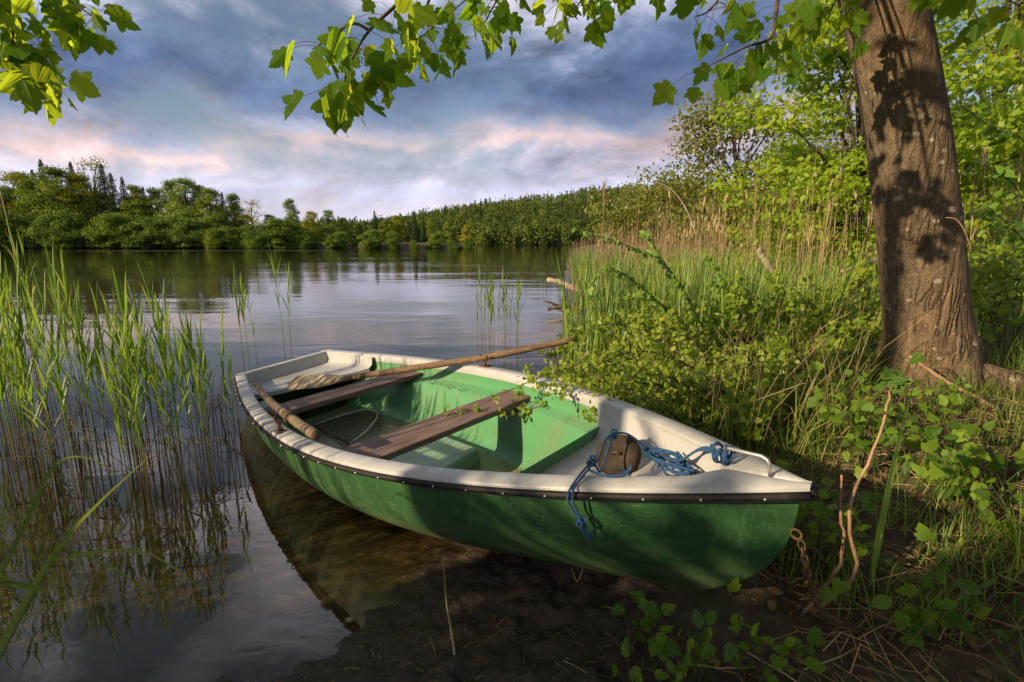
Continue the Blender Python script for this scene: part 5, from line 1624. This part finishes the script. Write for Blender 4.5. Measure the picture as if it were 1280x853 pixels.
    for i in range(3600):
        y = 2.5 + 3.6 * g.random(); x = .25 + (.62 * y) * g.random() + .1 * (y - 2.5)
        d = sd(x, y)
        if d < .12 or w_in_boat(x, y): continue
        z = gz(x, y) - .01; a = g.random() * 6.3
        if i % 5 == 0:
            l = .3 + .5 * g.random(); t = .1 + .7 * g.random()
            mb.tube([(x, y, z), (x + .4 * l * math.sin(t) * math.cos(a), y + .4 * l * math.sin(t) * math.sin(a), z + l * .5), (x + l * math.sin(t) * math.cos(a), y + l * math.sin(t) * math.sin(a), z + l * math.cos(t))], [.0024, .002, .001], 3, mi=1, cap=False)
        else:
            blade(mb, (x, y, z), (math.cos(a), math.sin(a)), .22 + .38 * g.random(), .007 + .005 * g.random(), .08 + .5 * g.random(), .3 + 1.1 * g.random(), g.random(), 6)
    tag(mb.build('undergrowth', [M['grass'], M['dry_reed']], None, smooth=False), 'tangle of grass and dead stems filling the thicket behind the boat', 'undergrowth', kind='stuff')
    # leaf crumbs fallen into the boat
    mb = MB(); n = 170
    L_ = np.stack([1.3 + 2.0 * g.random(n), .52 * (g.random(n) - .3), np.full(n, -.415)], 1)
    L2 = np.stack([1.5 + 1.2 * g.random(70), .50 + .06 * g.random(70), np.full(70, -.119)], 1)
    L3 = np.stack([3.4 + .5 * g.random(24), .25 * (g.random(24) - .2), np.interp(3.6, [0, 1], [0, 0]) + np.full(24, -.02)], 1)
    W = b2w(np.concatenate([L_, L2])); n = len(W)
    scatter(mb, QUADL, W, rdir(g, n) * (1, 1, .2), rdir(g, n) * .3 + (0, 0, 1), .012 + .012 * g.random(n), g.random(n))
    tag(mb.build('fallen_bits', M['litter'], None, smooth=False), 'crumbs of fallen leaves scattered inside the boat', 'litter', kind='stuff')


def w_in_boat(x, y):
    b = w2b([(x, y, .3)])[0]; s = b[0] / BL
    return -.05 < s < 1.03 and abs(b[1]) < float(beam(min(max(s, 0), 1))) + .04


loose_things()


# ------------------------------------------------------------------ light, sky, camera
SUN_DIR = np.array([-.88, -.47, 0.0]); SUN_DIR /= np.linalg.norm(SUN_DIR)
SUN_EL = R3(20.5)


def make_light():
    l = bpy.data.lights.new('sun', 'SUN'); l.energy = 5.0; l.angle = R3(.8); l.color = (1.0, .78, .50)
    o = bpy.data.objects.new('sun', l); COL.objects.link(o)
    d = Vector((SUN_DIR[0] * math.cos(SUN_EL), SUN_DIR[1] * math.cos(SUN_EL), math.sin(SUN_EL)))
    o.rotation_euler = d.to_track_quat('Z', 'Y').to_euler(); o.location = d * 30
    w = bpy.data.worlds.new('World'); SC.world = w; w.use_nodes = True
    nt = w.node_tree; nt.nodes.clear()
    out = nt.nodes.new('ShaderNodeOutputWorld')
    sky = N(nt, 'ShaderNodeTexSky', sky_type='NISHITA', sun_disc=False)
    sky.sun_elevation = SUN_EL; sky.sun_rotation = math.atan2(SUN_DIR[0], SUN_DIR[1])
    b1 = N(nt, 'ShaderNodeBackground'); nt.links.new(sky.outputs[0], b1.inputs[0]); b1.inputs[1].default_value = .07
    D = N(nt, 'ShaderNodeTexCoord').outputs['Generated']
    sep = N(nt, 'ShaderNodeSeparateXYZ'); nt.links.new(D, sep.inputs[0])
    zc = math_(nt, 'MAXIMUM', sep.outputs[2], 0.0)
    den = math_(nt, 'ADD', zc, .14)
    px = math_(nt, 'DIVIDE', sep.outputs[0], den); py = math_(nt, 'DIVIDE', sep.outputs[1], den)
    cmb = N(nt, 'ShaderNodeCombineXYZ'); nt.links.new(px, cmb.inputs[0]); nt.links.new(py, cmb.inputs[1])
    P = cmb.outputs[0]
    def off(v, o, s=(1, 1, 1)):
        m = N(nt, 'ShaderNodeMapping'); m.inputs['Location'].default_value = o; m.inputs['Scale'].default_value = s; nt.links.new(v, m.inputs[0]); return m.outputs[0]
    Q = off(D, (0, 0, 0), (1.25, 1.25, 2.5))
    nb = noise(nt, 2.1, 6, .55, off(Q, (3.2, 1.7, .4)), dist=.25)      # large banks
    nf = noise(nt, 3.6, 10, .58, off(Q, (8.1, 4.4, .2)), dist=.35)      # billows
    nl = noise(nt, 1.1, 3, .5, off(Q, (1.0, 9.0, 0)))
    # height in the cloud layer warped by banks and billows
    e = math_(nt, 'ADD', zc, math_(nt, 'MULTIPLY', math_(nt, 'SUBTRACT', nb, .5), .20))
    e = math_(nt, 'ADD', e, math_(nt, 'MULTIPLY', math_(nt, 'SUBTRACT', nf, .5), .22))
    e = math_(nt, 'SUBTRACT', e, math_(nt, 'MULTIPLY', sep.outputs[0], .055))
    col = ramp(nt, e, [(0.0, (.80, .66, .68)), (.06, (.72, .64, .72)), (.11, (.55, .56, .72)), (.14, (.60, .57, .68)), (.17, (.80, .61, .60)), (.20, (.38, .40, .52)),
                       (.23, (.19, .24, .37)), (.275, (.115, .17, .31)), (.335, (.18, .24, .38)), (.39, (.52, .52, .62)), (.47, (1.2, 1.1, 1.2)), (.60, (1.0, .96, 1.05)), (.70, (.30, .33, .42)), (1.0, (.14, .18, .28))])
    # relief: the clouds are lit from the low sun on the left
    nf2 = noise(nt, 3.6, 10, .58, off(Q, (8.1 + .05, 4.4 + .02, .2 - .055)), dist=.35)
    lit = math_(nt, 'MULTIPLY_ADD', math_(nt, 'SUBTRACT', nf, nf2), 2.6, .5)
    bri = ramp(nt, lit, [(.0, .60), (.5, 1.0), (1.0, 1.5)])
    col = mixc(nt, ramp(nt, zc, [(.02, .25), (.12, 1)]), col, mixc(nt, 1.0, col, bri, 'MULTIPLY'))
    # the side away from the sun is a darker slate
    dark = ramp(nt, math_(nt, 'MULTIPLY_ADD', sep.outputs[0], .8, .5), [(.42, 0), (.85, 1)])
    dark = math_(nt, 'MULTIPLY', dark, ramp(nt, zc, [(.05, 0), (.15, .7), (.40, .7), (.6, .2)]))
    col = mixc(nt, dark, col, mixc(nt, 1.0, col, (.50, .55, .66), 'MULTIPLY'))
    b2 = N(nt, 'ShaderNodeBackground'); nt.links.new(col, b2.inputs[0]); b2.inputs[1].default_value = .78
    gap = math_(nt, 'ADD', math_(nt, 'MULTIPLY', nb, .6), math_(nt, 'MULTIPLY', nl, .5))
    cov = ramp(nt, gap, [(.49, .1), (.565, 1)])
    cov = math_(nt, 'MAXIMUM', cov, ramp(nt, zc, [(.10, 1), (.20, 0)]))
    mx = N(nt, 'ShaderNodeMixShader'); nt.links.new(cov, mx.inputs[0])
    nt.links.new(b1.outputs[0], mx.inputs[1]); nt.links.new(b2.outputs[0], mx.inputs[2]); nt.links.new(mx.outputs[0], out.inputs[0])


make_light()

cam = bpy.data.cameras.new('camera'); co = bpy.data.objects.new('camera', cam); COL.objects.link(co)
cam.sensor_width = 36; cam.sensor_fit = 'HORIZONTAL'; cam.lens = 36 * F_PX / 1280
cam.clip_start = .05; cam.clip_end = 4000
co.location = (0, 0, CAM_H); co.rotation_euler = (PI / 2 - PITCH, 0, 0)
SC.camera = co
vs = SC.view_settings
vs.view_transform = 'Standard'; vs.look = 'None'; vs.exposure = 0.62; vs.gamma = 1; vs.use_curve_mapping = False
SC.cycles.max_bounces = 10; SC.cycles.transparent_max_bounces = 12; SC.cycles.diffuse_bounces = 3; SC.cycles.glossy_bounces = 3
SC.cycles.caustics_reflective = False; SC.cycles.caustics_refractive = False
SC.cycles.use_denoising = True
